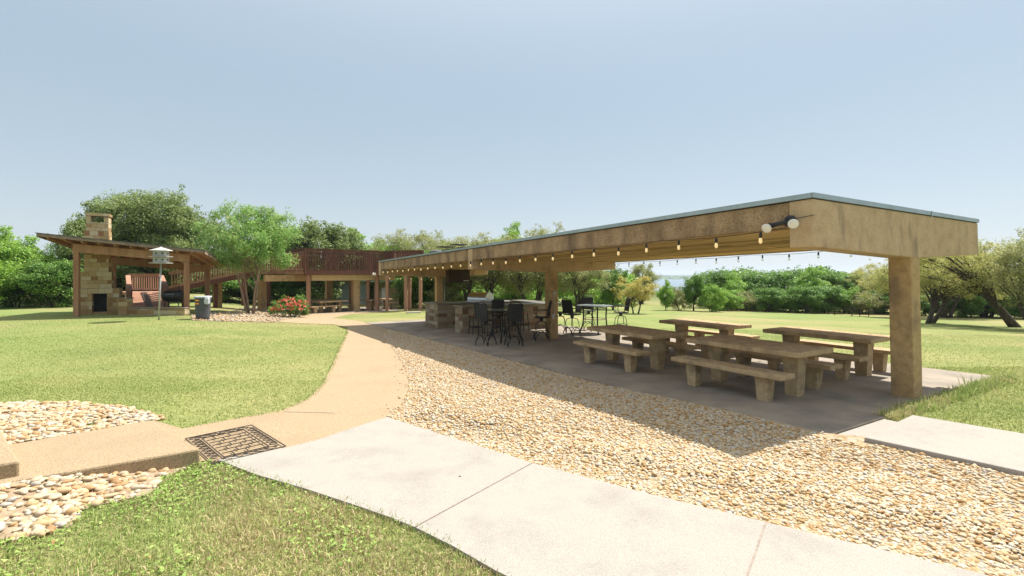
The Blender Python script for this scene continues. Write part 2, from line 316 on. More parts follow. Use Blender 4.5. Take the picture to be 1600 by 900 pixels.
def inside(px, py, poly):
    c = np.zeros(len(px), bool); n = len(poly)
    for i in range(n):
        x1, y1 = poly[i]; x2, y2 = poly[(i+1) % n]
        if y1 == y2: continue
        k = ((y1 > py) != (y2 > py)) & (px < (x2-x1)*(py-y1)/(y2-y1)+x1); c ^= k
    return c
def smoothpoly(pts, it=1):
    for _ in range(it):
        q = []
        for i in range(len(pts)):
            a = pts[i]; b = pts[(i+1) % len(pts)]
            q += [(a[0]*.75+b[0]*.25, a[1]*.75+b[1]*.25), (a[0]*.25+b[0]*.75, a[1]*.25+b[1]*.75)]
        pts = q
    return pts
def sheet(name, poly, off, mat, step=.35, thick=0, bumpf=None):
    pts = []
    for i in range(len(poly)):
        a = Vector(poly[i]); b = Vector(poly[(i+1) % len(poly)]); n = max(1, int((b-a).length/step))
        pts += [tuple(a+(b-a)*k/n) for k in range(n)]
    nb = len(pts); P = np.array(poly); x0, y0 = P.min(0); x1, y1 = P.max(0)
    gx, gy = np.meshgrid(np.arange(x0+step/2, x1, step), np.arange(y0+step/2, y1, step)); gx = gx.ravel(); gy = gy.ravel()
    gx = gx+RNG.uniform(-.1, .1, len(gx))*step; k = inside(gx, gy, poly)
    allp = [Vector(p) for p in pts]+[Vector((a, b)) for a, b in zip(gx[k], gy[k])]
    vs, es, fs, *_ = delaunay_2d_cdt(allp, [(i, (i+1) % nb) for i in range(nb)], [], 1, 1e-5)
    vx = np.array([v.x for v in vs]); vy = np.array([v.y for v in vs]); vz = G(vx, vy)+off
    cx = np.array([np.mean([vs[i].x for i in f]) for f in fs]); cy = np.array([np.mean([vs[i].y for i in f]) for f in fs]); keep = inside(cx, cy, poly)
    V = [(a, b, c) for a, b, c in zip(vx, vy, vz)]; FF = [tuple(f) for f, q in zip(fs, keep) if q]
    if thick:
        ed = {}
        for f in FF:
            for i in range(len(f)):
                e = (f[i], f[(i+1) % len(f)])
                if (e[1], e[0]) in ed: del ed[(e[1], e[0])]
                else: ed[e] = 1
        low = {}
        for a, b in list(ed):
            for q in (a, b):
                if q not in low: low[q] = len(V); V.append((V[q][0], V[q][1], V[q][2]-thick))
            FF.append((b, a, low[a], low[b]))
    me = bpy.data.meshes.new(name); me.from_pydata(V, [], FF); me.update()
    return tag(link(name, me, mat), kind='structure')

# ---------------------------------------------------------------- terrain
radii = np.concatenate([[.5], np.geomspace(1.0, 60, 110), np.geomspace(62, 6000, 90)]); NA = 300
an = np.linspace(0, 2*np.pi, NA, endpoint=False)
rr, aa = np.meshgrid(radii, an, indexing='ij'); X = rr*np.sin(aa); Y = rr*np.cos(aa); Z = G(X, Y)
V = np.stack([X, Y, Z], -1).reshape(-1, 3); V = np.vstack([V, [[0, 0, float(G(0, 0))]]])
i, j = np.meshgrid(np.arange(len(radii)-1), np.arange(NA), indexing='ij'); j2 = (j+1) % NA
Q = np.stack([i*NA+j, i*NA+j2, (i+1)*NA+j2, (i+1)*NA+j], -1).reshape(-1, 4)[:, ::-1]
T = np.stack([np.arange(NA), (np.arange(NA)+1) % NA, np.full(NA, len(V)-1)], -1)
g = npmesh('ground', V, np.concatenate([Q.ravel(), T.ravel()]), np.concatenate([np.full(len(Q), 4), np.full(NA, 3)]), M['ground'], smooth=True); tag(g, kind='structure')
wb = MB(); n = 96
wb.add([(2600*math.sin(2*math.pi*k/n), 2600*math.cos(2*math.pi*k/n), -13.9) for k in range(n)], [tuple(range(n))[::-1]])
tag(wb.build('water', M['water']), kind='structure')

# hard surfaces (outlines on the ground)
g2 = lambda L_: [xy(Wg(x, y)) for x, y in L_]
walk_right = g2([(605, 655), (710, 689), (832, 728), (1010, 776), (1197, 822), (1520, 900)])
walk_left = g2([(340, 723), (400, 746), (475, 768), (550, 793), (610, 814), (651, 831), (710, 861), (775, 899)])
walk_far = g2([(450, 703), (500, 690), (545, 674)])
walk = walk_right+[(4.4, 1.9), (3.6, .7), (2.2, 1.3)]+walk_left[::-1]+walk_far
path_px = [(313, 722), (340, 724), (450, 706), (500, 693), (545, 677), (605, 657), (622, 640), (634, 622), (639, 600), (632, 575), (618, 552), (604, 535), (600, 522), (607, 514),
           (640, 514), (690, 512), (690, 505), (659, 502), (587, 505.5), (519, 497), (545, 491.5), (600, 487), (600, 483), (470, 486), (478, 492), (455, 498), (430, 503), (517, 507), (541, 512),
           (542, 521), (533, 540), (524, 560), (515, 580), (503, 603), (480, 625), (440, 643), (370, 655), (285, 671), (236, 657)]
path = g2(path_px)
slab_poly = [xy(ST(2.95, 5.8)), xy(ST(2.95, 12.2)), xy(ST(23.2, 12.2)), xy(ST(23.2, 5.8))]
rs_ = [W(1350, 683, .13), W(1425, 648, .13), W(1600, 678, .13), W(1600, 738, .13)]
rslab = [xy(rs_[0]), xy(rs_[1]), xy(rs_[1]+Vector((1.9, -2.1, 0))*1.4), xy(rs_[0]+Vector((1.9, -2.3, 0))*1.4)]
strip = [xy(ST(2.94, 5.75)), xy(ST(2.94, 7.4)), xy(ST(2.5, 7.4)), xy(ST(2.45, 5.8))]
grav = path[5:13]+[xy(Wg(609, 513)), xy(ST(18.2, 5.9)), xy(ST(2.95, 5.9)), xy(ST(2.4, 6.4)), (5.2, 4.4), (6.9, 2.0), (5.0, 1.2), (4.4, 1.9)]+walk_right[::-1]
d2 = Vector((-.85, -.62)).normalized()
st1 = [xy(W(237, 656, .16)), xy(W(313, 701, .16)), tuple(Vector(xy(W(67, 743, .16)))+d2*.3), tuple(Vector(xy(W(15, 697, .16)))+d2*.5)]
c1 = Vector(xy(W(31, 720, .29))); c2 = Vector(xy(W(0, 668, .29))); c2 = c2+(c2-c1)*.05
st2 = [tuple(c2), tuple(c1), tuple(c1+d2*1.2), tuple(c2+d2*1.2)]
bedA = g2([(-60, 640), (-20, 632), (60, 629), (120, 630), (175, 634), (215, 642), (262, 654), (237, 660), (120, 680), (15, 700), (-60, 720)])
bedB = g2([(-80, 752), (0, 744), (60, 744), (200, 730), (300, 716), (315, 722), (290, 734), (250, 748), (245, 765), (230, 775), (190, 782), (130, 796), (112, 822), (70, 838), (0, 847), (-80, 850)])
mulch = g2([(300, 501), (350, 502.5), (430, 504), (456, 499), (480, 493), (475, 487), (400, 487), (330, 489), (300, 493)])
tag(sheet('gravel_bed', grav, .004, M['gravel_sheet']), kind='structure')
sheet('path', path, .014, M['aggregate'], thick=.03)
w_ = sheet('sidewalk', walk, .03, M['white_conc'], thick=.12)
sl_ = sheet('shelter_floor', slab_poly, .03, M['slab'], thick=.2, step=.6)
sheet('concrete_apron', strip, .012, M['white_conc'], thick=.1)
sheet('mulch_bed', mulch, .008, M['soil'])
sheet('soil_patch', bedA, .004, M['soil']); sheet('soil_patch', bedB, .006, M['soil'])
def solid(name, poly, z0, z1, mat, bevel=.012):
    mb = MB(); n = len(poly); c = Vector((sum(p[0] for p in poly)/n, sum(p[1] for p in poly)/n, 0))
    A = sum(poly[i][0]*poly[(i+1) % n][1]-poly[(i+1) % n][0]*poly[i][1] for i in range(n))
    if A < 0: poly = poly[::-1]
    mb.add([(x, y, z0) for x, y in poly]+[(x, y, z1) for x, y in poly], [tuple(range(n))[::-1], tuple(range(n, 2*n))]+[(i, (i+1) % n, n+(i+1) % n, n+i) for i in range(n)])
    return mb.build(name, mat, bevel=bevel)
tag(solid('sidewalk', rslab, -.3, .13, M['white_conc']), kind='structure')
tag(solid('garden_step', st1, -.2, .16, M['aggregate'], .02), 'broad tan pebbly step beside the rubber mat', 'step')
tag(solid('garden_step', st2, -.2, .29, M['aggregate'], .02), 'higher tan pebbly step at the left edge, above the broad step', 'step')
def grav_lift(x, y):
    x = np.asarray(x, float); y = np.asarray(y, float); line = path[5:13][::-1]+walk_right; d = np.full(x.shape, 9.)
    for a, b in zip(line, line[1:]):
        ax_, ay_ = a; bx_, by_ = b; L2 = (bx_-ax_)**2+(by_-ay_)**2; u = np.clip(((x-ax_)*(bx_-ax_)+(y-ay_)*(by_-ay_))/L2, 0, 1)
        d = np.minimum(d, np.hypot(x-ax_-u*(bx_-ax_), y-ay_-u*(by_-ay_)))
    return .075*sm(d/.7)*sm((9-y)/3)
gb_ = bpy.data.objects['gravel_bed'].data
co = np.empty(len(gb_.vertices)*3, np.float32); gb_.vertices.foreach_get('co', co); co = co.reshape(-1, 3); co[:, 2] += grav_lift(co[:, 0], co[:, 1]); gb_.vertices.foreach_set('co', co.ravel()); gb_.update()
# control joints in the sidewalk and the shelter floor (thin dark grooves filled with dirt)
def joint(name, p, q, off, wd=.012):
    p = Vector(p); q = Vector(q); n = max(2, int((q-p).length/.3)); d = (q-p).normalized(); nx = Vector((-d.y, d.x))*wd/2
    vs = []; fs = []
    for k in range(n+1):
        c = p+(q-p)*k/n
        for sg in (-1, 1):
            e = c+nx*sg; vs.append((e.x, e.y, float(G(e.x, e.y))+off))
    for k in range(n): fs.append((2*k, 2*k+2, 2*k+3, 2*k+1))
    mb = MB().add(vs, fs); return tag(mb.build(name, M['jointmat']), kind='structure')
M['jointmat'] = pmat('dirt_in_joint', [(.3, (.20, .16, .13)), (.7, (.36, .30, .25))], 30, .95, 0)
joint('paving_joint', xy(Wg(648, 830)), xy(Wg(832, 728)), .0345)
joint('paving_joint', xy(Wg(1165, 915)), xy(Wg(1197, 822)), .0345)
for s_ in (7.5, 12.1, 16.7): joint('paving_joint', xy(ST(s_, 5.82)), xy(ST(s_, 12.18)), .0345, .01)
joint('paving_joint', xy(ST(2.92, 9.0)), xy(ST(23, 9.0)), .0345, .01)
joint('paving_joint', xy(Wg(443, 645)), xy(Wg(524, 647)), .018, .02)

# ---------------------------------------------------------------- pebbles and grass
def ico(sub):
    bm = bmesh.new(); bmesh.ops.create_icosphere(bm, subdivisions=sub, radius=1)
    v = np.array([q.co[:] for q in bm.verts]); f = np.array([[a.index for a in q.verts] for q in bm.faces]); bm.free(); return v, f
def scatter_pts(poly, dens, holes=()):
    P = np.array(poly); (x0, y0), (x1, y1) = P.min(0), P.max(0)
    n = int((x1-x0)*(y1-y0)*dens); x = RNG.uniform(x0, x1, n); y = RNG.uniform(y0, y1, n); k = inside(x, y, poly)
    for h in holes: k &= ~inside(x, y, h)
    vis = (y > .5) & (np.abs(x) < y*1.2+1.6); k &= vis
    return x[k], y[k]
def pebbles(name, x, y, size, sub, mat, label, zlift=.0, parent=None):
    if not np.isscalar(zlift): zlift = np.asarray(zlift)
    bv, bf = ico(sub); n = len(x); nv = len(bv)
    a = size*np.clip(RNG.lognormal(0, .30, n), .4, 1.9); sc = np.stack([a, a*RNG.uniform(.55, .9, n), a*RNG.uniform(.32, .6, n)], -1)
    ph = RNG.uniform(0, 6.28, (n, 3)); vv = np.repeat(bv[None], n, 0)
    vv = vv*(1+.14*np.sin(vv[:, :, [1, 2, 0]]*2.3+ph[:, None, :]))
    vv = vv*sc[:, None, :]
    th = RNG.uniform(0, 6.28, n); ti = RNG.normal(0, .28, n)
    c, s_ = np.cos(ti)[:, None], np.sin(ti)[:, None]; yy = vv[:, :, 1]*c-vv[:, :, 2]*s_; zz = vv[:, :, 1]*s_+vv[:, :, 2]*c
    c, s_ = np.cos(th)[:, None], np.sin(th)[:, None]; xx = vv[:, :, 0]*c-yy*s_; y2 = vv[:, :, 0]*s_+yy*c
    z0 = G(x, y)+sc[:, 2]*.35+RNG.uniform(0, .5, n)*a*.8+zlift
    V = np.stack([xx+x[:, None], y2+y[:, None], zz+z0[:, None]], -1)
    Fc = bf[None]+(np.arange(n)*nv)[:, None, None]
    return tag(npmesh(name, V, Fc, 3, mat, parent, smooth=True), label, 'gravel', kind='stuff')
holes = [rslab, strip, slab_poly, path]
x, y = scatter_pts(grav, 3000, holes); near = np.hypot(x, y) < 5.6; lf = grav_lift(x, y)
keepfar = ~near & (RNG.random(len(x)) < .62)
pebbles('river_gravel', x[near], y[near], .0145, 2, M['pebble'], 'tan and cream river gravel beside the pale sidewalk, its nearest part', lf[near])
pebbles('river_gravel', x[keepfar], y[keepfar], .018, 1, M['pebble'], 'tan and cream river gravel running along the shelter floor towards the counters', lf[keepfar])
st1b = st1
x, y = scatter_pts(bedA, 950, [st1, st2]); pebbles('river_stones', x, y, .027, 2, M['bigpebble'], 'large smooth cream river stones behind the broad tan step')
x, y = scatter_pts(bedB, 950, [st1, st2, path]); k = RNG.random(len(x)) < np.clip((-2.7-x)/.7, .15, 1)*np.where(np.sin(x*7+y*5) > -.6, 1, .35)
pebbles('river_stones', x[k], y[k], .029, 2, M['bigpebble'], 'large smooth cream river stones in front of the broad tan step')
x, y = scatter_pts(mulch, 60); pebbles('bed_stones', x, y, .05, 1, M['bigpebble'], 'small tan stones covering the bed under the flowering tree')

def blades(name, x, y, ln, wd, mat, label, cat='grass'):
    n = len(x); h = ln*RNG.lognormal(0, .35, n); a = RNG.uniform(0, 6.28, n); le = np.abs(RNG.normal(0, .6, n)); b = RNG.uniform(0, 6.28, n)
    wv = wd*RNG.uniform(.6, 1.4, n)/2; dx, dy = np.cos(a)*wv, np.sin(a)*wv; lx, ly = np.cos(b)*h*le, np.sin(b)*h*le; z = G(x, y)-.004
    V = np.empty((n, 5, 3)); V[:, 0] = np.stack([x-dx, y-dy, z], -1); V[:, 1] = np.stack([x+dx, y+dy, z], -1)
    V[:, 2] = np.stack([x+dx*.8+lx*.35, y+dy*.8+ly*.35, z+h*.6], -1); V[:, 3] = np.stack([x-dx*.8+lx*.35, y-dy*.8+ly*.35, z+h*.6], -1)
    V[:, 4] = np.stack([x+lx, y+ly, z+h*np.clip(1-.35*le, .3, 1)], -1)
    base = (np.arange(n)*5)[:, None]; Fc = np.concatenate([base+np.array([[0, 1, 2, 3]]), base+np.array([[3, 2, 4]])], 1)
    return tag(npmesh(name, V, Fc, np.tile([4, 3], n), mat), label, cat, kind='stuff')
hard = [path, walk, rslab, slab_poly, strip, grav, st1, st2, mulch]
A1 = [(-7, 1.4), (1.5, 1.4), (1.5, 4.9), (-7, 4.9)]
x, y = scatter_pts(A1, 5200, hard); inb = inside(x, y, bedB) | inside(x, y, bedA); k = ~inb | (RNG.random(len(x)) < .03)
edge = ~inb
blades('grass', x[k], y[k], .03, .006, M['blade'], 'rough green and straw-coloured grass in the near left corner')
M['straw'] = islmat('dry_grass', [(0, (.38, .30, .15)), (.5, (.52, .42, .24)), (1, (.62, .50, .30))], .8, .2)
xs_, ys_ = scatter_pts(A1, 4200, hard); nz_ = np.sin(xs_*3.1+.5)*np.sin(ys_*3.7+1)+.5*np.sin(xs_*8+ys_*5); ks_ = ~inside(xs_, ys_, bedB) & (nz_*.8+(xs_+2.2)*.6 > RNG.uniform(-1.0, 1.0, len(xs_)))
blades('dry_grass', xs_[ks_], ys_[ks_], .036, .0065, M['straw'], 'dry straw-coloured grass mixed into the near left patch')
M['clover'] = islmat('clover_leaf', [(0, (.17, .29, .05)), (.5, (.28, .42, .09)), (1, (.42, .52, .16))], .6, .3)
x, y = scatter_pts(A1, 1500, hard); nz = np.sin(x*2.1+1)*np.cos(y*2.7)+.4*np.sin(x*5+y*4); k = ~inside(x, y, bedB) & (nz*.7+(-1.9-x)*.6 > RNG.uniform(-.1, 1.2, len(x)))
def tuft(name, x, y, sz, mat, label):
    n = len(x); a = RNG.uniform(0, 6.28, n); s_ = sz*RNG.uniform(.6, 1.3, n); z = G(x, y)+RNG.uniform(.01, .045, n); t1 = RNG.normal(0, .35, (n, 4))
    V = np.empty((n, 4, 3))
    for i_, (u, v) in enumerate([(-1, 0), (0, -.55), (1, 0), (0, .55)]):
        V[:, i_, 0] = x+(u*np.cos(a)-v*np.sin(a))*s_; V[:, i_, 1] = y+(u*np.sin(a)+v*np.cos(a))*s_; V[:, i_, 2] = z+t1[:, i_]*s_
    return tag(npmesh(name, V, np.arange(n*4), 4, mat), label, 'ground cover', kind='stuff')
tuft('clover', x[k], y[k], .016, M['clover'], 'low leafy green clover patches among the near grass')
LN = [(-14, 5), (0, 5), (0, 9.5), (-14, 9.5)]
hardA = hard+[bedA, bedB]
x, y = scatter_pts([(-9, 4.3), (.0, 4.3), (.0, 9), (-9, 9)], 1900, hardA); blades('grass', x, y, .019, .009, M['lawn_blade'], 'short mown lawn grass left of the curving path, its near part')
x, y = scatter_pts([(-19, 9), (-2, 9), (-2, 15), (-19, 15)], 700, hardA); blades('grass', x, y, .018, .012, M['lawn_blade'], 'short mown lawn grass left of the curving path, its middle part')
x, y = scatter_pts([(-24, 15), (-4, 15), (-4, 23), (-24, 23)], 260, hardA); blades('grass', x, y, .018, .016, M['lawn_blade'], 'short mown lawn grass left of the path, in front of the fireplace shelter')
x, y = scatter_pts([(4, 3.5), (13, 3.5), (13, 10), (4, 10)], 1700, hardA); blades('grass', x, y, .024, .011, M['lawn_blade'], 'mown grass right of the near concrete column, by the raised pale slab')
x, y = scatter_pts([(1, 10), (26, 10), (26, 19), (1, 19)], 330, hardA); blades('grass', x, y, .018, .014, M['lawn_blade'], 'mown grass behind the picnic tables')
def edge_grass(label, line, n, ln, side=1):
    o_ = []
    seg = [math.dist(a, b) for a, b in zip(line, line[1:])]; tot = sum(seg)
    for (a, b), L_ in zip(zip(line, line[1:]), seg):
        for _ in range(int(n*L_)):
            f = RNG.random(); d = side*RNG.normal(-.015, .028); dx, dy = b[0]-a[0], b[1]-a[1]; o_.append((a[0]+dx*f+dy/L_*d, a[1]+dy*f-dx/L_*d))
    o_ = np.array(o_); o_ = o_[(np.sin(o_[:, 0]*9)+np.sin(o_[:, 1]*7+1)) > RNG.uniform(-2.4, .8, len(o_))]
    blades('grass', o_[:, 0], o_[:, 1], ln, .008, M['blade'], label)
edge_grass('ragged grass hanging over the left edge of the pale sidewalk', walk_left, 620, .036)
edge_grass('ragged grass along the lawn edge of the curving tan path', path[27:], 260, .035)
# pebbles strayed onto the paving, clippings and fallen leaves
def near_line(line, n, sd):
    o_ = []
    for _ in range(n):
        i_ = RNG.integers(0, len(line)-1); a, b = line[i_], line[i_+1]; f = RNG.random(); d = abs(RNG.normal(0, sd)); dx, dy = b[0]-a[0], b[1]-a[1]; L_ = math.hypot(dx, dy); o_.append((a[0]+dx*f+dy/L_*d, a[1]+dy*f-dx/L_*d))
    return np.array(o_)
q = near_line(path[5:11][::-1], 40, .1); pebbles('stray_pebbles', q[:, 0], q[:, 1], .016, 1, M['pebble'], 'few stray pebbles on the edge of the tan path', .014)
M['deadleaf'] = islmat('fallen_leaf', [(0, (.20, .10, .04)), (1, (.48, .30, .12))], .8)
x, y = scatter_pts([(-3.3, 2.6), (4, 2.6), (4, 7), (-3.3, 7)], .5, [rslab]); x = x; tuft('fallen_leaves', x, y, .016, M['deadleaf'], 'tiny fallen leaves scattered over the paving')
for v_ in (bpy.data.objects['fallen_leaves'],): v_.location.z = .02
# unmown verge hugging the slab edge
ed = []
for s_, t0, t1_ in ((2.93, 7.45, 12.2),):
    for t_ in np.linspace(t0, t1_, 260): ed += [(s_+RNG.normal(0, .07), t_) for _ in range(26)]
ed = np.array([xy(ST(a, b)) for a, b in ed]); blades('grass', ed[:, 0], ed[:, 1], .085, .011, M['blade'], 'longer grass creeping over the edge of the shelter floor')

# ---------------------------------------------------------------- the concrete picnic shelter
pav = thing('picnic_shelter', 'long low concrete picnic shelter with flat roof and weathered fascia over tables', 'shelter', ST(3.15, 0, .03), TH, rx=-SLOPE)
T0, T1 = 6.18, 11.66
for s_ in (0, 9.35, 18.7):
    c = MB().box(8.9, 9.2, s_, s_+.3, -.3, 2.16); c.build('column', M['conc'], pav, bevel=.015)
    k_ = MB().prism([(T0, 2.20), (8.78, 2.12), (8.9, 2.0) if False else (8.9, 2.115), (9.2, 2.115), (9.32, 2.12), (T1, 2.22), (T1, 2.785), (T0, 2.785)], s_-.004 if s_ == 0 else s_, s_+.29)
    k_.build('cross_beam', M['beam_conc'], pav, bevel=.015)
SE = 18.7+.3
for nm, ta, tb in (('fascia', T0+.012, T0+.10), ('fascia', T1-.10, T1-.012)):
    mb = MB()
    for a, b in ((.294, 9.346), (9.644, 18.696)): mb.box(ta, tb, a, b, 2.46, 2.78)
    mb.build(nm, M['fascia'], pav, bevel=.008)
sf = MB(); k = 0
tt = T0+.104
while tt < T1-.13:
    wdt = min(.17, T1-.104-tt)
    for a, b in ((.296, 9.344), (9.646, 18.694)):
        cuts = [a]+sorted(random.uniform(a+.3, b-.3) for _ in range(4))+[b]
        for u, v in zip(cuts, cuts[1:]): sf.box(tt+.003, tt+wdt-.003, u+.002, v-.002, 2.47+random.uniform(0, .012), 2.56)
    tt += wdt
sf.build('soffit', M['soffit'], pav)
MB().box(T0+.11, T1-.11, .30, 9.34, 2.57, 2.78).box(T0+.11, T1-.11, 9.65, 18.69, 2.57, 2.78).build('roof_slab', M['tar'], pav)
MB().box(T0, T1, 0, SE, 2.789, 2.82).build('roof_covering', M['tar'], pav)
fl = MB(); fl.box(T0-.02, T1+.02, -.02, .0-.006, 2.795, 2.85).box(T0-.02, T0-.006, 0, SE, 2.795, 2.85).box(T1+.006, T1+.02, 0, SE, 2.795, 2.85)
fl.box(T0-.02, T0+.05, -.02, SE, 2.851, 2.856).box(T0+.053, T1+.02, -.02, .05, 2.851, 2.856).box(9.6, 9.62, -.032, -.022, 2.76, 2.862)
fl.build('edge_flashing', M['flash'], pav)
MB().lathe([(.25, 2.82), (.27, 2.9), (.2, 2.99), (.05, 3.02)], 14, Matrix.Translation((6.7, 13.3, 0))).build('roof_vent', M['tar'], pav, smooth=True)
tf = MB()
for k in range(5): tf.box(T0-.03+k*.02, T0+.35+k*.05, 9.9+k*.62, 10.35+k*.62, 2.858+k*.002, 2.88+k*.002, Matrix.Rotation(.012*(k % 2), 4, 'X'))
tf.build('loose_felt', M['rubber'], pav)
jb = MB().box(8.96, 9.06, 9.335, 9.348, .65, .8); jb.build('outlet_box', M['pole'], pav); MB().box(9.0, 9.1, 9.32, 9.348, 1.42, 1.5).box(9.02, 9.04, 9.33, 9.348, .8, 1.42).build('switch_conduit', M['pole'], pav)
cd = MB().tube([(9.24, 18.62, .1), (9.24, 18.62, 2.1)], .022, 8).tube([(8.95, 18.66, 2.1), (8.97, 18.64, 1.8), (9.05, 18.63, 1.75), (9.15, 18.64, 1.9), (9.18, 18.6, 2.1)], .014, 6); cd.build('conduit', M['pole'], pav, smooth=True)

tv = thing('hanging_cabinet', 'dark brown television cabinet hanging under the shelter roof beside the farthest column', 'cabinet', ST(20.95, 9.65, slabz(20.95)), TH)
MB().box(-.55, .55, 0, .35, 1.84, 2.42).build('cabinet_body', M['box'], tv, bevel=.01)
MB().box(-.57, .57, -.02, 0-.003, 1.82, 1.88).box(-.57, .57, -.02, -.003, 2.38, 2.44).box(-.02, .02, -.018, -.004, 1.885, 2.375).build('door_trim', M['box'], tv)
MB().box(.2, .48, -.032, -.023, 1.90, 1.94).build('door_latch', M['pole'], tv)
for x_ in (-.37, .37): MB().box(x_-.03, x_+.03, .1, .16, 2.42, 2.5).build('hanger', M['box'], tv)

# string lights: the cord sags between clips, a socket and bulb hang from it at even steps
sock = MB().lathe([(.006, .0), (.014, -.012), (.019, -.03), (.019, -.075), (.015, -.08)], 10)
glob = MB().lathe([(.014, -.078), (.02, -.09), (.022, -.11), (.024, -.125), (.02, -.142), (.01, -.155)], 12)
def string_lights(label, pts, n, sag=.035, gm='lit'):
    root = thing('string_lights', label, 'string lights', pts[0], 0, 'cords of bulbs strung under the shelter roof')
    o = Vector(pts[0]); P0 = Vector(pts[0])-o; P1 = Vector(pts[1])-o; cb = MB(); cp = []; bl = []
    for i_ in range(n*6+1):
        f = i_/(n*6); p = P0.lerp(P1, f); u = (f*n/3) % 1; p.z -= 4*sag*u*(1-u); cp.append(p)
        if i_ % 6 == 3: bl.append(p.copy())
    cb.tube(cp, .005, 5).build('cord', M['black'], root, smooth=True)
    m1 = m2 = None
    for p in bl:
        if m1 is None:
            a = sock.build('socket', M['black'], root, smooth=True); b = glob.build('bulb', M[gm], a, smooth=True); m1, m2 = a.data, b.data; a.location = p
        else:
            a = bpy.data.objects.new('socket', m1); COL.objects.link(a); a.parent = root; a.location = p
            b = bpy.data.objects.new('bulb', m2); COL.objects.link(b); b.parent = a
    return root
def rz_(s_): return .03+2.455-SLOPE*(s_-3.15)
string_lights('long cord of glowing bulbs under the near fascia of the shelter', [ST(3.5, 6.13, rz_(3.5)), ST(21.6, 6.13, rz_(21.6))], 27)
string_lights('cord of bulbs along the far edge of the shelter roof, seen against the sky', [ST(3.6, 11.7, rz_(3.6)-.0), ST(21.6, 11.7, rz_(21.6)-.0)], 27, gm='clear')
string_lights('short cord of bulbs across the farthest cross beam of the shelter', [ST(21.7, 6.3, rz_(21.6)-.26), ST(21.7, 8.8, rz_(21.6)-.32)], 5)

# twin flood lamp under the fascia
fb = ST(3.46, 6.17, 2.56)
fl_ = thing('flood_light', 'twin floodlight with two pale round lamps on the near corner of the shelter roof', 'floodlight', fb, TH)
MB().lathe([(.075, 0), (.075, .03), (.055, .045)], 18, Matrix.Rotation(R(-90), 4, 'Y')).build('mounting_plate', M['black'], fl_, smooth=False, bevel=.004)
def lamp_head(pos, d):
    d = Vector(d).normalized(); q = d.to_track_quat('Z', 'Y').to_matrix().to_4x4(); pos = Vector(pos); rear = pos-d*.085
    hd = MB().tube([(-.03, 0, 0), Vector((-.05, 0, 0)).lerp(rear, .5), rear], [.028, .026, .032], 10).build('lamp_holder', M['black'], fl_, smooth=True)
    mt = Matrix.Translation(pos) @ q
    MB().lathe([(.03, -.095), (.036, -.06), (.052, -.02), (.063, 0)], 20, mt).build('lamp_shade', M['black'] if False else M['bulbwhite'], hd, smooth=True)
    MB().lathe([(.026, -.13), (.034, -.12), (.036, -.065), (.03, -.06)], 14, mt).build('socket', M['black'], hd, smooth=True)
    MB().lathe([(.062, .001), (.055, .008), (.03, .013)], 20, mt).build('lens', M['bulbwhite'], hd, smooth=True)
lamp_head((-.14, -.11, -.05), (-.75, -.55, -.35)); lamp_head((-.16, .22, -.08), (-.95, -.15, -.42))
MB().tube([(-.01, -.07, .03), (-.004, -.3, .05)], .004, 5).build('wire', M['black'], fl_)

# ---------------------------------------------------------------- concrete tables and benches
def make_table(label, s, t):
    root = thing('picnic_table', label, 'picnic table', ST(s, t, slabz(s)), TH, 'concrete picnic tables under the shelter')
    MB().box(-.5, .5, -1.0, 1.0, .67, .75).build('tabletop', M['table'], root, bevel=.012)
    for y_ in (-.67, .67): MB().box(-.125, .125, y_-.13, y_+.13, -.01, .668, taper=.24).build('leg', M['table'], root, bevel=.01)
    return root
def make_bench(label, s, t):
    root = thing('bench', label, 'bench', ST(s, t, slabz(s)), TH, 'concrete benches beside the picnic tables')
    MB().box(-.19, .19, -.98, .98, .38, .45).build('seat', M['table'], root, bevel=.01)
    for y_ in (-.63, .63): MB().box(-.10, .10, y_-.105, y_+.105, -.01, .378, taper=.24).build('leg', M['table'], root, bevel=.008)
    return root
TL = [('near left', 4.93, 7.70, 'weathered concrete picnic table nearest the camera, left of the near column'),
      ('far left', 7.75, 7.74, 'concrete picnic table in the front row, nearest the dark bar chairs'),
      ('near right', 5.12, 10.35, 'concrete picnic table directly behind the near column, its top cut off by the column'),
      ('far right', 8.1, 10.5, 'farthest concrete picnic table, at the sunny edge of the shelter floor')]
BL = {('near left', 0): 'long concrete bench in front of the table nearest the camera', ('near left', 1): 'concrete bench behind the table nearest the camera',
      ('far left', 0): 'leftmost concrete bench, in front of the table nearest the bar chairs', ('far left', 1): 'concrete bench behind the front-row table nearest the bar chairs',
      ('near right', 0): 'shaded concrete bench on the near side of the table behind the column', ('near right', 1): 'sunlit concrete bench on the meadow side of the table behind the column',
      ('far right', 0): 'shaded concrete bench on the near side of the farthest picnic table', ('far right', 1): 'sunlit concrete bench on the meadow side of the farthest picnic table'}
tab0 = ben0 = None
for nm, s_, t_, lb in TL:
    if tab0 is None: tab0 = make_table(lb, s_, t_)
    else: dup(tab0, ST(s_, t_, slabz(s_)), TH+random.uniform(-.02, .02), lb)
    for q in (0, 1):
        ts = t_+(-.72, .72)[q]; l2 = BL[(nm, q)]
        if ben0 is None: ben0 = make_bench(l2, s_, ts)
        else: dup(ben0, ST(s_+random.uniform(-.04, .04), ts, slabz(s_)), TH+random.uniform(-.015, .015), l2)

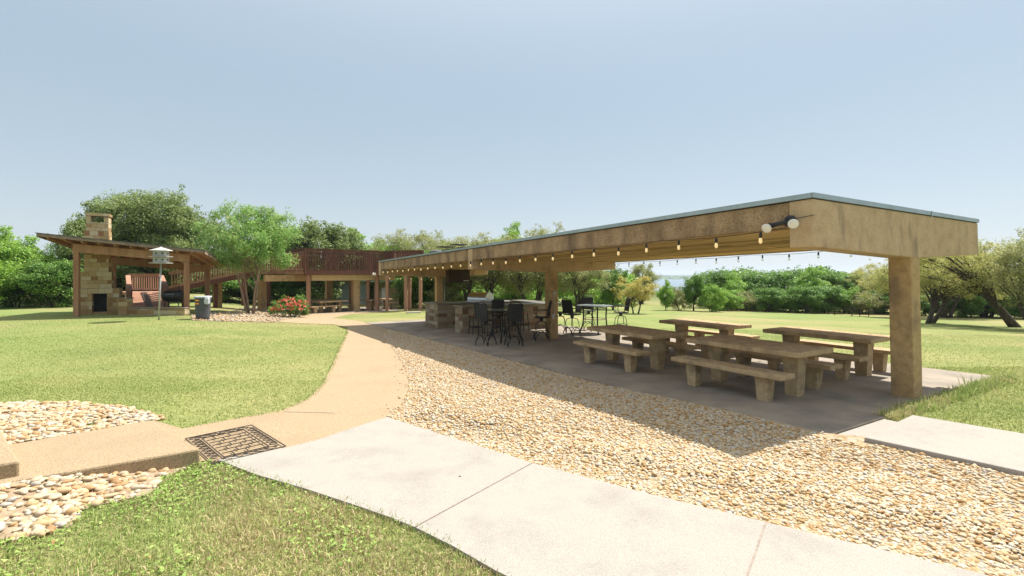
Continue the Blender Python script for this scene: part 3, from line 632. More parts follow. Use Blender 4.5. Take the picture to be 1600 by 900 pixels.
# ---------------------------------------------------------------- stone kitchen
def stone_block(name, x0, x1, y0, y1, z0, z1, mat, parent, course=.16, smn=.2, smx=.5, proud=.02):
    mb = MB(); z = z0
    core = MB().box(x0+.005, x1-.005, y0+.005, y1-.005, z0, z1); core.build('mortar_core', M['mortar'], parent)
    while z < z1-.03:
        h = min(course*random.uniform(.75, 1.25), z1-z)
        if z1-z-h < .06: h = z1-z
        for side in range(4):
            a, b = (x0, x1) if side < 2 else (y0, y1); u = a
            while u < b-.02:
                ln = min(random.uniform(smn, smx), b-u)
                if b-u-ln < .1: ln = b-u
                p = proud*random.uniform(.3, 1); g_ = .006
                zz0, zz1 = z+g_, z+h-g_
                if side == 0: mb.box(u+g_, u+ln-g_, y0-p, y0+.02, zz0, zz1)
                if side == 1: mb.box(u+g_, u+ln-g_, y1-.02, y1+p, zz0, zz1)
                if side == 2: mb.box(x0-p, x0+.02, u+g_, u+ln-g_, zz0, zz1)
                if side == 3: mb.box(x1-.02, x1+p, u+g_, u+ln-g_, zz0, zz1)
                u += ln
        z += h
    return mb.build(name, mat, parent)
kb = ST(15.8, 7.4, slabz(17)-.02)
bar = thing('stone_bar', 'stone-faced bar counter with granite top, nearest the bar stools', 'counter', kb, TH)
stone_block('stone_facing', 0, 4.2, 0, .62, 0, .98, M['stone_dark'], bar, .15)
MB().box(-.06, 4.3, -.2, .7, .985, 1.03).build('countertop', M['granite'], bar, bevel=.008)
isl = thing('stone_counter', 'stone-faced kitchen counter at the far left end, carrying the steel grill', 'counter', ST(18.1, 7.4, slabz(18.5)-.02), TH)
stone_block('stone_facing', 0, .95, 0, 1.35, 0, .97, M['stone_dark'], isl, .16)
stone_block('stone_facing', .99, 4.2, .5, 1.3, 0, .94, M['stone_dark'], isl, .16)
MB().box(-.07, 1.0, -.07, 1.42, .975, 1.02).box(1.002, 4.27, .44, 1.36, .945, 1.0).build('countertop', M['granite'], isl, bevel=.008)
rc = thing('stone_counter', 'sunlit stone side counter joining the bar to the grill counter behind the middle column', 'counter', ST(16.5, 11.0, slabz(17)-.02), TH)
stone_block('stone_facing', 0, .6, 0, 1.9, 0, .98, M['stone'], rc, .16)
MB().box(-.05, .66, .22, 2.0, .985, 1.03).build('countertop', M['granite'], rc, bevel=.008)
gl = thing('gas_grill', 'stainless steel gas grill with rounded hood on the stone counter', 'grill', ST(18.95, 9.75, slabz(18.9)+1.0), -.55)
MB().box(-.5, .5, -.36, .3, -.12, .06).build('control_panel', M['steel'], gl, bevel=.01)
hp = [(-.33, .06)]+[(-.33+.66*(1-math.cos(a))/2, .10+.30*math.sin(a)) for a in np.linspace(0, math.pi, 12)]+[(.33, .06)]
hood = MB().add([(-.48, y_, z_) for y_, z_ in hp]+[(.48, y_, z_) for y_, z_ in hp], [tuple(range(len(hp))), tuple(range(2*len(hp)-1, len(hp)-1, -1))]+[(i_, len(hp)+i_, len(hp)+(i_+1) % len(hp), (i_+1) % len(hp)) for i_ in range(len(hp))])
hood.build('hood', M['steel'], gl, bevel=.01)
MB().tube([(-.4, -.34, .2), (-.4, -.40, .2), (.4, -.40, .2), (.4, -.34, .2)], .014, 8).build('handle', M['steel'], gl, smooth=True)
for x_ in (-.4, -.24, -.08, .08, .24, .4): MB().lathe([(.028, 0), (.024, .03)], 12, Matrix.Translation((x_, -.362, -.03)) @ Matrix.Rotation(R(90), 4, 'X')).build('knob', M['black'], gl)
bn = thing('sink_basin', 'small pale box standing on the bar counter near the grill', 'box', ST(16.1, 8.5, slabz(16)+1.0), TH)
MB().box(-.2, .2, -.12, .12, .012, .11).build('box_body', M['birdwhite'], bn, bevel=.01)
MB().box(-.21, .21, -.13, .13, .112, .125).build('lid', M['birdwhite'], bn)

# ---------------------------------------------------------------- bar furniture
def bar_table(label, s, t):
    root = thing('bar_table', label, 'bar table', ST(s, t, slabz(s)), TH, 'round glass-topped bar tables')
    MB().lathe([(.60, .955), (.62, .965), (.62, .975)], 32).build('tabletop', M['glass_top'], root)
    mb = MB(); n = 32
    mb.tube([(.625*math.cos(2*math.pi*k/n), .625*math.sin(2*math.pi*k/n), .965) for k in range(n+1)], .016, 6); mb.build('rim', M['black'], root, smooth=True)
    for k in range(4):
        a = math.pi/4+k*math.pi/2; c, q = math.cos(a), math.sin(a)
        MB().tube([(c*.42, q*.42, .95), (c*.40, q*.40, .6), (c*.42, q*.42, .3), (c*.56, q*.56, 0)], .026, 7).build('leg', M['black'], root, smooth=True)
    mb = MB(); mb.tube([(.41*math.cos(2*math.pi*k/20), .41*math.sin(2*math.pi*k/20), .5) for k in range(21)], .011, 6); mb.tube([(.4*math.cos(2*math.pi*k/20), .4*math.sin(2*math.pi*k/20), .88) for k in range(21)], .012, 6)
    mb.build('stretcher', M['black'], root, smooth=True)
    return root
def bar_chair(label, s, t, face):
    root = thing('bar_chair', label, 'bar chair', ST(s, t, slabz(s)), face, 'black iron bar chairs around the round tables')
    mb = MB(); mb.box(-.22, .22, -.21, .21, .70, .73); mb.build('seat', M['blackfab'], root, bevel=.012)
    # back of sling fabric in a curved tube frame, behind the seat (+y)
    bk = MB(); n = 6
    for i_ in range(n):
        z0, z1 = .76+i_*.075, .76+(i_+1)*.075; y0, y1 = .20+.012*i_, .20+.012*(i_+1); bk.add([(-.2, y0, z0), (.2, y0, z0), (.2, y1, z1), (-.2, y1, z1), (-.2, y0+.012, z0), (.2, y0+.012, z0), (.2, y1+.012, z1), (-.2, y1+.012, z1)], [(0, 1, 2, 3), (7, 6, 5, 4), (0, 3, 7, 4), (1, 5, 6, 2), (3, 2, 6, 7), (0, 4, 5, 1)])
    b_ = bk.build('backrest', M['blackfab'], root)
    MB().tube([(-.22, .2, .72), (-.22, .24, .98), (-.21, .285, 1.18), (-.12, .30, 1.24), (0, .30, 1.255), (.12, .30, 1.24), (.21, .285, 1.18), (.22, .24, .98), (.22, .2, .72)], .013, 7).build('back_frame', M['black'], root, smooth=True)
    for sg in (-1, 1): MB().tube([(sg*.235, .225, .93), (sg*.27, .05, .95), (sg*.27, -.14, .94), (sg*.26, -.2, .88), (sg*.235, -.16, .78), (sg*.22, -.1, .72)], .012, 7).build('armrest', M['black'], root, smooth=True)
    MB().lathe([(.07, .69), (.05, .62), (.05, .58)], 12).build('swivel', M['black'], root)
    mb = MB()
    for k in range(4):
        a = math.pi/4+k*math.pi/2; c, q = math.cos(a), math.sin(a)
        mb.tube([(c*.05, q*.05, .6), (c*.17, q*.17, .57), (c*.22, q*.22, .45), (c*.24, q*.24, .28)], .012, 6)
    for k in range(4):
        a = math.pi/4+k*math.pi/2; a2 = a+math.pi/2; p = Vector((math.cos(a), math.sin(a), 0))*.31; q = Vector((math.cos(a2), math.sin(a2), 0))*.31; mid = (p+q)/2
        mb.tube([p, p.lerp(mid, .12)+Vector((0, 0, .12)), p.lerp(mid, .5)+Vector((0, 0, .24)), mid+Vector((0, 0, .29)), q.lerp(mid, .5)+Vector((0, 0, .24)), q.lerp(mid, .12)+Vector((0, 0, .12)), q], .012, 6)
    mb.tube([(math.cos(math.pi/4+k*math.pi/2)*.25, math.sin(math.pi/4+k*math.pi/2)*.25, .29) for k in range(5)], .011, 6)
    mb.build('arched_base', M['black'], root, smooth=True)
    return root
bt0 = bar_table('round bar table in the shade between the stone bar and the middle column', 13.0, 7.55)
dup(bt0, ST(13.2, 11.3, slabz(13.2)), TH+.3, 'round bar table standing at the sunny edge of the floor, right of the middle column')
def facing(s, t, s0, t0): d = ST(s0, t0)-ST(s, t); return math.atan2(d.y, d.x)+math.pi/2
CH = [(12.5, 6.6, 13.0, 7.55, 'leftmost shaded bar chair, on the gravel side of the round table'),
      (11.85, 7.15, 13.0, 7.55, 'shaded bar chair nearest the camera, its back turned to it'),
      (12.5, 8.55, 13.0, 7.55, 'bar chair seen side-on just left of the middle column'),
      (14.2, 8.0, 13.0, 7.55, 'shaded bar chair between its round table and the stone bar'),
      (12.95, 10.1, 13.2, 11.3, 'bar chair at the sunny table, nearest the middle column'),
      (13.95, 10.35, 13.2, 11.3, 'bar chair on the far left side of the sunny round table'),
      (12.8, 12.15, 13.2, 11.3, 'bar chair right of the sunny table, its back towards the meadow'),
      (14.25, 11.9, 13.2, 11.3, 'bar chair behind the sunny table, half hidden by its top')]
bc0 = None
for s_, t_, s0, t0, lb in CH:
    fz = facing(s_, t_, s0, t0)
    if bc0 is None: bc0 = bar_chair(lb, s_, t_, fz)
    else: dup(bc0, ST(s_, t_, slabz(s_)), fz, lb)
stl = None
for s_, t_, lb in ((15.35, 7.7, 'backless bar stool at the left end of the stone bar'), (15.3, 8.6, 'backless bar stool second from the left end of the stone bar'), (15.3, 9.6, 'backless bar stool farthest right along the stone bar')):
    if stl is None:
        stl = thing('bar_stool', lb, 'bar stool', ST(s_, t_, slabz(s_)), TH, 'backless stools along the stone bar')
        MB().box(-.2, .2, -.16, .16, .66, .71).build('seat', M['timber'], stl, bevel=.015)
        for a in (-1, 1):
            for b in (-1, 1): MB().tube([(a*.15, b*.12, .67), (a*.2, b*.17, 0)], .018, 6).build('leg', M['black'], stl)
        MB().beam((-.18, -.15, .25), (.18, -.15, .25), .02, .03).beam((-.18, .15, .25), (.18, .15, .25), .02, .03).build('footrest', M['black'], stl)
    else: dup(stl, ST(s_, t_, slabz(s_)), TH+.1, lb)

# ---------------------------------------------------------------- rubber mat
mc = [W(283, 680, .035), W(393, 665, .035), W(457, 697, .035), W(332, 720, .035)]
cen = sum(mc, Vector())/4; ux = ((mc[2]-mc[3])+(mc[1]-mc[0])).normalized(); mw = ((mc[2]-mc[3]).length+(mc[1]-mc[0]).length)/2; md = ((mc[0]-mc[3]).length+(mc[1]-mc[2]).length)/2
mat_ = MB(); hx, hy = mw/2*.97, md/2*.97; zt = .009
def bars(x0, x1, y0, y1): mat_.box(x0, x1, y0, y1, 0, zt)
for a, b in ((hx, hy), (hx-.13, hy-.13)):
    b_ = .009; bars(-a, a, -b, -b+b_); bars(-a, a, b-b_, b); bars(-a, -a+b_, -b+b_, b-b_); bars(a-b_, a, -b+b_, b-b_)
ix, iy = hx-.15, hy-.15; nr = 7
for r_ in range(1, nr): yy = -iy+2*iy*r_/nr; bars(-ix, ix, yy-.0035, yy+.0035)
for r_ in range(nr):
    y0 = -iy+2*iy*r_/nr+.007; y1 = -iy+2*iy*(r_+1)/nr-.007; o_ = (r_ % 2)*.07
    x_ = -ix+.09+o_
    while x_ < ix-.04: bars(x_-.0035, x_+.0035, y0, y1); x_ += .14+random.uniform(-.03, .04)
def ring(cx, cy, rd): mat_.tube([(cx+rd*math.cos(a), cy+rd*math.sin(a)*.8, zt*.5) for a in np.linspace(0, 2*math.pi*.8, 9)], .005, 5)
for sg in (-1, 1):
    k = -hx+.07
    while k < hx-.05: ring(k, sg*(hy-.066), .042); ring(k+.055, sg*(hy-.066)+.02*random.choice((-1, 1)), .022); k += .1
    k = -hy+.19
    while k < hy-.15: ring(sg*(hx-.066), k, .042); ring(sg*(hx-.066)+.02, k+.05, .022); k += .1
tag(mat_.build('door_mat', M['rubber'], loc=(cen.x, cen.y, .016), rot=(0, 0, R(46))), 'black openwork rubber mat with brick pattern on the tan path', 'mat')

# ---------------------------------------------------------------- fireplace shelter
pl = Wg(120, 495); pr = Wg(292, 491.5)
fd = (pr-pl); fa = math.atan2(fd.y, fd.x); fw = Vector((fd.x, fd.y)).length
fs = thing('fireplace_shelter', 'open timber shelter with a single-slope roof around the stone fireplace', 'shelter', (pl.x, pl.y, 0), fa)
def roofz(x_, y_): return 3.44-(x_/fw)*.44-.13*y_
DP = 3.6
for x_, y_, nm in ((0, 0, 0), (fw, 0, 1), (0, DP, 2), (fw, DP, 3)):
    MB().box(x_-.1, x_+.1, y_-.1, y_+.1, -.2, roofz(x_, y_)-.50).build('post', M['timber'], fs, bevel=.01)
for y_ in (0, DP):
    mb = MB(); mb.beam((-.12, y_, roofz(0, y_)-.32), (fw+.12, y_, roofz(fw, y_)-.32), .2, .37); mb.build('beam', M['timber'], fs, bevel=.01)
rf = MB()
def rp(x_, y_, dz): return (x_, y_, roofz(x_, y_)+dz)
x0, x1, y0, y1 = -1.15, fw+.85, -.55, DP+.9
rf.add([rp(x0, y0, 0), rp(x1, y0, 0), rp(x1, y1, 0), rp(x0, y1, 0), rp(x0, y0, .05), rp(x1, y0, .05), rp(x1, y1, .05), rp(x0, y1, .05)], [(0, 3, 2, 1), (4, 5, 6, 7), (0, 1, 5, 4), (1, 2, 6, 5), (2, 3, 7, 6), (3, 0, 4, 7)])
rf.build('roof_deck', M['timber'], fs)
MB().beam(rp(x0, y0-.02, .0), rp(x1, y0-.02, .0), .035, .12).beam(rp(x0-.02, y0, .0), rp(x0-.02, y1, .0), .035, .17).beam(rp(x1+.02, y0, .0), rp(x1+.02, y1, .0), .035, .17).build('fascia_board', M['greyboard'], fs)
a0, a1, b0, b1 = x0-.06, x1+.06, y0-.06, y1+.06
MB().add([rp(a0, b0, .064), rp(a1, b0, .064), rp(a1, b1, .064), rp(a0, b1, .064), rp(a0, b0, .09), rp(a1, b0, .09), rp(a1, b1, .09), rp(a0, b1, .09)], [(0, 3, 2, 1), (4, 5, 6, 7), (0, 1, 5, 4), (1, 2, 6, 5), (2, 3, 7, 6), (3, 0, 4, 7)]).build('roof_covering', M['tar'], fs)
mb = MB(); k = x0+.35
while k < x1-.1: mb.beam(rp(k, y0+.03, -.075), rp(k, y1-.03, -.075), .05, .13); k += .6
mb.build('rafters', M['timber'], fs)

fp = thing('fireplace', 'tall limestone fireplace with dark firebox and chimney through the timber roof', 'fireplace', (WY(128, 23.2).x, 23.2, 0), .5); fp.scale = (.71, .9, 1)
sc = 23.2/760
stone_block('base', .0, .62, -.35, .5, -.2, 1.0, M['stone'], fp, .2, .25, .5)
stone_block('base', 1.42, 2.05, -.35, .5, -.2, 1.0, M['stone'], fp, .2, .25, .5)
stone_block('lintel', .0, 2.05, -.33, .5, 1.0, 1.25, M['stone'], fp, .22, .3, .6)
stone_block('base', .62, 1.42, -.3, .5, -.2, .12, M['stone'], fp, .2, .3, .5)
MB().box(.6, 1.44, .0, .4, .1, 1.02).build('firebox', M['firebox'], fp)
stone_block('shoulder', .0, 1.62, -.2, .5, 1.25, 2.05, M['stone'], fp, .2, .25, .55)
stone_block('chimney_breast', .15, 1.45, -.15, .5, 2.05, 4.0, M['stone'], fp, .2, .25, .5)
stone_block('chimney', .27, 1.42, -.15, .5, 4.0, 4.42, M['stone'], fp, .2, .25, .5)
stone_block('chimney_pier', .27, .5, -.15, .5, 4.42, 4.72, M['stone'], fp, .3, .2, .3)
stone_block('chimney_pier', 1.19, 1.42, -.15, .5, 4.42, 4.72, M['stone'], fp, .3, .2, .3)
stone_block('chimney_cap', .22, 1.47, -.2, .55, 4.72, 4.86, M['stone'], fp, .14, .3, .6)
a_ = WY(184, 22.9); b_ = WY(290, 22.75)
def wall(label, pa, pb, h, dpt=.35):
    d = pb-pa; r_ = thing('stone_wall', label, 'stone wall', (pa.x, pa.y, 0), math.atan2(d.y, d.x)); ln = Vector((d.x, d.y)).length
    stone_block('stone_facing', 0, ln, 0, dpt, -.15, h-.05, M['stone'], r_, .18, .25, .6)
    MB().box(-.03, ln+.03, -.04, dpt+.04, h-.045, h).build('coping', M['mortar'], r_, bevel=.01); return r_
wall('low limestone wall under the timber shelter, right of the fireplace', WY(199.5, 22.9, 0), WY(288, 22.75, 0), .36)
wall('short stone pier joining the fireplace to the low wall', WY(185, 22.85, 0), WY(198.5, 22.85, 0), .82)
bk_ = thing('kettle_grill', 'black barrel charcoal grill beside the right post of the timber shelter', 'grill', (WY(271, 24.2).x, 24.2, 0), .1)
MB().lathe([(.12, -.42), (.24, -.40), (.28, -.3), (.28, .3), (.24, .4), (.12, .42)], 18, Matrix.Translation((0, 0, .85)) @ Matrix.Rotation(R(90), 4, 'Y')).build('barrel', M['black'], bk_, smooth=True)
for a in (-.3, .3):
    for b in (-.2, .2): MB().tube([(a, b*.6, .7), (a*1.15, b, 0)], .02, 6).build('leg', M['black'], bk_)
MB().tube([(-.2, -.27, .95), (-.2, -.33, .95), (.2, -.33, .95), (.2, -.27, .95)], .012, 6).build('handle', M['pole'], bk_)
MB().tube([(.25, 0, 1.1), (.25, 0, 1.35)], .045, 8).build('smoke_pipe', M['black'], bk_)

# bird house on a pole
bp = Wg(251.5, 500)
bh = thing('bird_house', 'pale grey two-storey bird house on a tall pole in the lawn', 'bird house', (bp.x, bp.y, 0), .25); bh.scale = (1, 1, .955)
MB().tube([(-.08, 0, -.1), (0, 0, 2.5)], .035, 8).build('pole', M['pole'], bh, smooth=True)
for z_ in (2.5, 2.78):
    MB().lathe([(.30, z_+.03), (.30, z_+.25)], 8).build('storey', M['birdwhite'], bh)
    MB().lathe([(.45, z_-.012), (.45, z_+.014)], 8).build('ledge', M['birdwhite'], bh)
    for k in range(4):
        a = 2*math.pi*(k+.5)/8-math.pi*.95; MB().lathe([(.035, 0), (.035, .01)], 10, Matrix.Translation((math.cos(a)*.283, math.sin(a)*.283, z_+.14)) @ Matrix.Rotation(a, 4, 'Z') @ Matrix.Rotation(R(90), 4, 'Y')).build('entrance_hole', M['firebox'], bh)  # flat black discs: the dark inside of each hole painted on the wall
MB().lathe([(.45, 3.04), (.44, 3.055), (.05, 3.19), (.02, 3.22)], 8).build('roof', M['birdwhite'], bh)
# bin
bp = Wg(317, 499)
bi = thing('trash_can', 'grey plastic trash can with a pale liner on the stony bed', 'trash can', (bp.x, bp.y, 0), .3)
MB().lathe([(.25, 0), (.27, .1), (.31, .9), (.335, .9), (.335, .95), (.31, .95)], 22).build('can_body', M['grey_plastic'], bi, smooth=False)
MB().lathe([(.322, .9), (.34, .905), (.345, .96), (.33, .975)], 22).build('liner', M['bag'], bi)
MB().lathe([(.05, .62), (.12, .66), (.13, .86), (.1, .93)], 7, Matrix.Translation((.2, -.2, 0))).build('liner_fold', M['bag'], bi)
for a in (-2.2, -1.9):
    for z_ in (.66, .80): MB().box(-.05, .05, -.004, .004, -.03, .03, Matrix.Translation((math.cos(a)*.325, math.sin(a)*.325, z_)) @ Matrix.Rotation(a+math.pi/2, 4, 'Z')).build('sticker', M['orange'], bi)

# ---------------------------------------------------------------- wooden ramp and deck
def railing(parent, p, q, h, mat, lower=.12, spacing=.14, bw=.045, name='railing', cap=.14, drop=None):
    p = Vector(p); q = Vector(q); mb = MB(); U = Vector((0, 0, 1))
    mb.beam(p+U*h, q+U*h, cap, .045); mb.beam(p+U*(h-.09), q+U*(h-.09), .04, .11); mb.beam(p+U*lower, q+U*lower, .04, .10)
    n = int((q-p).length/spacing); d = (q-p).normalized()
    for k in range(1, n):
        c = p.lerp(q, k/n); lo = (drop if drop is not None else lower-.05)
        mb.box(-bw/2, bw/2, -bw/2, bw/2, lo, h-.05, Matrix.Translation(c) @ Matrix.Rotation(math.atan2(d.y, d.x), 4, 'Z'))
    return mb.build(name, mat, parent)
rmp = thing('wooden_ramp', 'red-brown wooden ramp with railings climbing from the timber shelter to the deck', 'ramp', (0, 0, 0), 0)
A = WY(200, 25.0, .22); B = WY(263, 25.0, .22); C = WY(206, 27.6, .92); D = WY(256, 27.6, .92)
A = Vector((WY(203, 25.0).x, 25.0, .12)); B = Vector((WY(262, 25.0).x, 25.0, .12)); Cc = Vector((WY(200, 28.0).x, 28.0, .9)); D = Vector((WY(252, 28.0).x, 28.0, .9))
mb = MB(); n = 16
for k in range(n):
    a = A.lerp(Cc, k/n); b = A.lerp(Cc, (k+.93)/n); c = B.lerp(D, k/n); d = B.lerp(D, (k+.93)/n)
    dn = Vector((0, 0, .04)); mb.add([a-dn, c-dn, d-dn, b-dn, a, c, d, b], [(0, 3, 2, 1), (4, 5, 6, 7), (0, 1, 5, 4), (1, 2, 6, 5), (2, 3, 7, 6), (3, 0, 4, 7)])
mb.build('ramp_boards', M['redwood2'], rmp)
u = Vector((0, 0, .006)); p0 = A.lerp(B, .5); p1 = Cc.lerp(D, .22)
MB().beam(A.lerp(B, .62)+u, Cc.lerp(D, .52)+u, .42, .008).build('grip_strip', M['box'], rmp)
def solid_rail(p, q, h):
    p = Vector(p); q = Vector(q); U = Vector((0, 0, 1)); m1 = MB(); m1.beam(p+U*h, q+U*h, .22, .06); r_ = m1.build('handrail', M['redwood2'], rmp)
    m2 = MB(); n_ = 9
    for k in range(n_): c = p.lerp(q, (k+.5)/n_); m2.box(-.02, .02, -.15, .15, -.25, h-.04, Matrix.Translation(c))
    m2.build('side_boards', M['redwood2'], r_)
    MB().box(-.06, .06, -.06, .06, -.3, h-.03, Matrix.Translation(p)).build('newel_post', M['redwood2'], r_)
solid_rail(A, Cc, .95); solid_rail(B, D, .95)
PZ = .9
P1 = Vector((WY(195, 28.2).x, 28.2, PZ)); P2 = Vector((WY(262, 28.2).x, 28.2, PZ)); P3 = Vector((P2.x, 30.0, PZ)); P4 = Vector((P1.x, 30.0, PZ))
MB().box(P1.x, P2.x, 28.05, 30.0, PZ-.16, PZ-.002).build('landing', M['redwood2'], rmp)
railing(rmp, (WY(200, 29.9).x, 29.9, PZ), (WY(250, 29.9).x, 29.9, PZ), 1.05, M['redwood2'])
MB().box(WY(196, 29.9).x, P1.x, 28.05, 30.0, PZ-.16, PZ-.002).build('landing', M['redwood2'], rmp)
E1 = Vector((WY(474, 31.0).x, 31.0, 2.16)); q0 = Vector((P2.x+.0, 28.3, 1.06)); q1 = Vector((WY(402, 30.4).x, 30.4, 2.12)); back = Vector((-.25, 1.35, 0))
mb = MB(); dn = Vector((0, 0, .05))
mb.add([q0-dn, q1-dn, q1+back-dn, q0+back-dn, q0, q1, q1+back, q0+back], [(0, 3, 2, 1), (4, 5, 6, 7), (0, 1, 5, 4), (1, 2, 6, 5), (2, 3, 7, 6), (3, 0, 4, 7)]); mb.build('ramp_boards', M['redwood2'], rmp)
mb = MB(); mb.beam(q0-Vector((0, .03, .11)), q1-Vector((0, .03, .11)), .05, .26); mb.build('stringer', M['redwood'], rmp)
railing(rmp, q0, q1, .98, M['redwood2'], drop=-.2); railing(rmp, q0+back, q1+back, .98, M['redwood'])
MB().box(q1.x, WY(477, 30.4).x, 30.45, 31.8, 1.95, 2.12).build('landing', M['redwood2'], rmp)
railing(rmp, (q1.x+.02, 30.45, 2.12), (WY(474, 30.4).x, 30.45, 2.12), .98, M['redwood2'], drop=-.2)
for f in (.15, .5, .85):
    c = q0.lerp(q1, f); MB().box(c.x-.07, c.x+.07, c.y+.05, c.y+.19, -1.2, c.z-.06).build('post', M['redwood'], rmp)

deck = thing('raised_deck', 'dark red-brown raised wooden deck with baluster railing over the far shelter', 'deck', (0, 0, 0), 0)
DZ = 2.14
D0 = Vector((WY(477, 30.2).x, 30.2, DZ)); D1 = Vector((WY(617, 34.0).x, 34.0, DZ)); dv = (D1-D0).normalized(); nv_ = Vector((-dv.y, dv.x, 0))
D2 = D1+Vector((.1, -1.0, 0)); D3 = Vector((WY(661, 32.6).x, 32.6, DZ)); bl_ = 5.2
D4 = D3+nv_*(bl_+1); D5 = D0+nv_*bl_
dz = Vector((0, 0, -.18)); poly = [D0, D1, D2, D3, D4, D5]
mb = MB(); n = len(poly); mb.add([p+dz for p in poly]+poly, [tuple(range(n))[::-1], tuple(range(n, 2*n))]+[(i_, (i_+1) % n, n+(i_+1) % n, n+i_) for i_ in range(n)])
mb.build('deck_floor', M['redwood'], deck)
mb = MB(); mb.beam(D0-Vector((0, .03, .1)), D1-Vector((0, .03, .1)), .05, .28); mb.build('rim_board', M['redwood'], deck)
HR = 1.42
for a, b in ((D0, D1), (D1, D2), (D2, D3), (D0, D5), (D3, D4), (D5, D4)): railing(deck, a+Vector((0, 0, -.02)), b+Vector((0, 0, -.02)), HR, M['redwood'], lower=.06, spacing=.15, bw=.06)
MB().add([D0+nv_*.1+Vector((-.03, 0, .1)), D5+Vector((-.03, 0, .1)), D5+Vector((-.03, 0, HR-.15)), D0+nv_*.1+Vector((-.03, 0, HR-.15))], [(0, 1, 2, 3)]).build('side_panel', M['redwood2'], deck)
for p in (D0, D1, D3): MB().box(p.x-.06, p.x+.06, p.y-.06, p.y+.06, DZ-.2, DZ+HR-.03).build('railing_post', M['redwood'], deck)
for px, Yv in ((482, 30.5), (575, 33.9), (589, 33.6), (605, 33.2), (634, 32.9), (640, 33.4), (657, 32.9), (420, 33.5), (380, 35), (548, 37), (605, 37)):
    p = WY(px, Yv); MB().box(p.x-.10, p.x+.10, p.y-.10, p.y+.10, p.z-.2, DZ-.18).build('post', M['redwood2'] if px > 470 else M['redwood'], deck)
fl2 = thing('flood_light', 'tiny twin floodlight under the right end of the wooden deck', 'floodlight', (WY(585, 32.2).x, 32.2, 1.98), 0)
for sg in (-1, 1): MB().lathe([(.03, 0), (.09, .1), (.09, .13)], 12, Matrix.Rotation(R(60)*sg, 4, 'Y') @ Matrix.Rotation(R(120), 4, 'X')).build('lamp_head', M['bulbwhite'], fl2)
MB().tube([(0, 0, .22), (0, 0, 0)], .03, 6).build('mount', M['black'], fl2)

# far concrete shelter below the deck
B0 = Vector((WY(487, 30.9).x, 30.9, 0)); B1 = Vector((WY(618, 34.9).x, 34.9, 0)); fang = math.atan2((B1-B0).y, (B1-B0).x); fl_len = (B1-B0).length
sh2 = thing('far_shelter', 'low tan concrete shelter standing under the wooden deck', 'shelter', (B0.x, B0.y, 0), fang)
gz = float(G(-10.5, 31.5))
MB().box(0, fl_len, 0, .35, 1.53, 1.90).build('beam', M['conc_far'], sh2, bevel=.02)
MB().box(-.02, fl_len+.02, -.03, 5, 1.905, 1.95).build('roof_slab', M['white_conc'], sh2)
MB().box(0, .35, .36, 5, 1.55, 1.90).box(fl_len-.35, fl_len, .36, 5, 1.55, 1.9).build('side_beam', M['conc'], sh2)
cxp = fl_len*.51
MB().box(cxp-.24, cxp+.24, 0, .4, gz-.2, 1.528).build('column', M['conc'], sh2, bevel=.02)
for x_, y_ in ((cxp, 4.6), (-2.2, 2.4), (-4.6, 2.9)): MB().box(x_-.22, x_+.22, y_, y_+.4, gz-.3, 1.54).build('column', M['conc'], sh2, bevel=.02)
MB().box(-2.6, -.05, .5, .85, 1.5, 1.88).build('wing_beam', M['conc'], sh2)
fp2 = [xy(p) for p in (B0+Vector((-4.5, -.2, 0)), B0+Vector((-.6, -1.1, 0)), B1+Vector((.6, -1.6, 0)), B1+Vector((-1.2, 5, 0)), B0+Vector((-6, 5, 0)))]
sheet('far_shelter_floor', fp2, .02, M['slab'], .6, .1)
def far_pos(px, Yv): p = WY(px, Yv); return Vector((p.x, p.y, p.z+.02))
for px, Yv, lb in ((516, 32.0, 'small-looking concrete table under the deck, left of the far column'), (590, 34.5, 'small-looking concrete table under the deck, right of the far column'), (500, 34.8, 'concrete table deep in the shade under the deck, at the left')):
    dup(tab0, far_pos(px, Yv), fang+R(90)+.15, lb, 'concrete tables under the deck')
for px, Yv, lb in ((507, 31.2, 'concrete bench in front of the left table under the deck'), (534, 32.9, 'concrete bench right of the left table under the deck'), (602, 35.2, 'concrete bench right of the right table under the deck'), (571, 34.0, 'concrete bench between the far column and the right table')):
    dup(ben0, far_pos(px, Yv), fang+R(90)+.15, lb, 'concrete benches under the deck')

# sheds behind
def shed(label, px0, px1, Yv, ht, wallm, battens, door=None, windows=()):
    a = WY(px0, Yv); b = WY(px1, Yv); L_ = b.x-a.x; z0 = min(a.z, b.z)-.2
    r_ = thing('shed', label, 'shed', (a.x, Yv, z0), 0)
    w_ = MB().box(0, L_, 0, 3, 0, ht+.2)
    if battens:
        k = .15
        while k < L_: w_.box(k, k+.04, -.02, -.002, 0, ht+.2); k += .35
    w_.build('wall', wallm, r_)
    MB().box(-.3, L_+.3, -.6, 3.2, ht+.205, ht+.32).build('roof', M['flash'], r_)
    MB().box(-.05, .07, -.05, .07, 0, ht+.2).box(L_-.07, L_+.05, -.05, .07, 0, ht+.2).build('corner_post', M['box'], r_)
    if door:
        d0, d1, dh = door; dr = MB().box(d0, d1, -.04, -.022, .2, .2+dh).build('door', M['doorwhite'], r_); MB().box(d1-.14, d1-.08, -.07, -.042, 1.0, 1.06).build('handle', M['pole'], dr)
    return r_
shed('tan board-and-batten shed with a white door behind the deck posts', 583, 625, 42, 1.95, M['tanwall'], True, (.75, 1.25, 1.45))
shed('pale green-grey walled building seen under the wooden deck', 523, 577, 42.6, 2.0, M['greywall'], False)

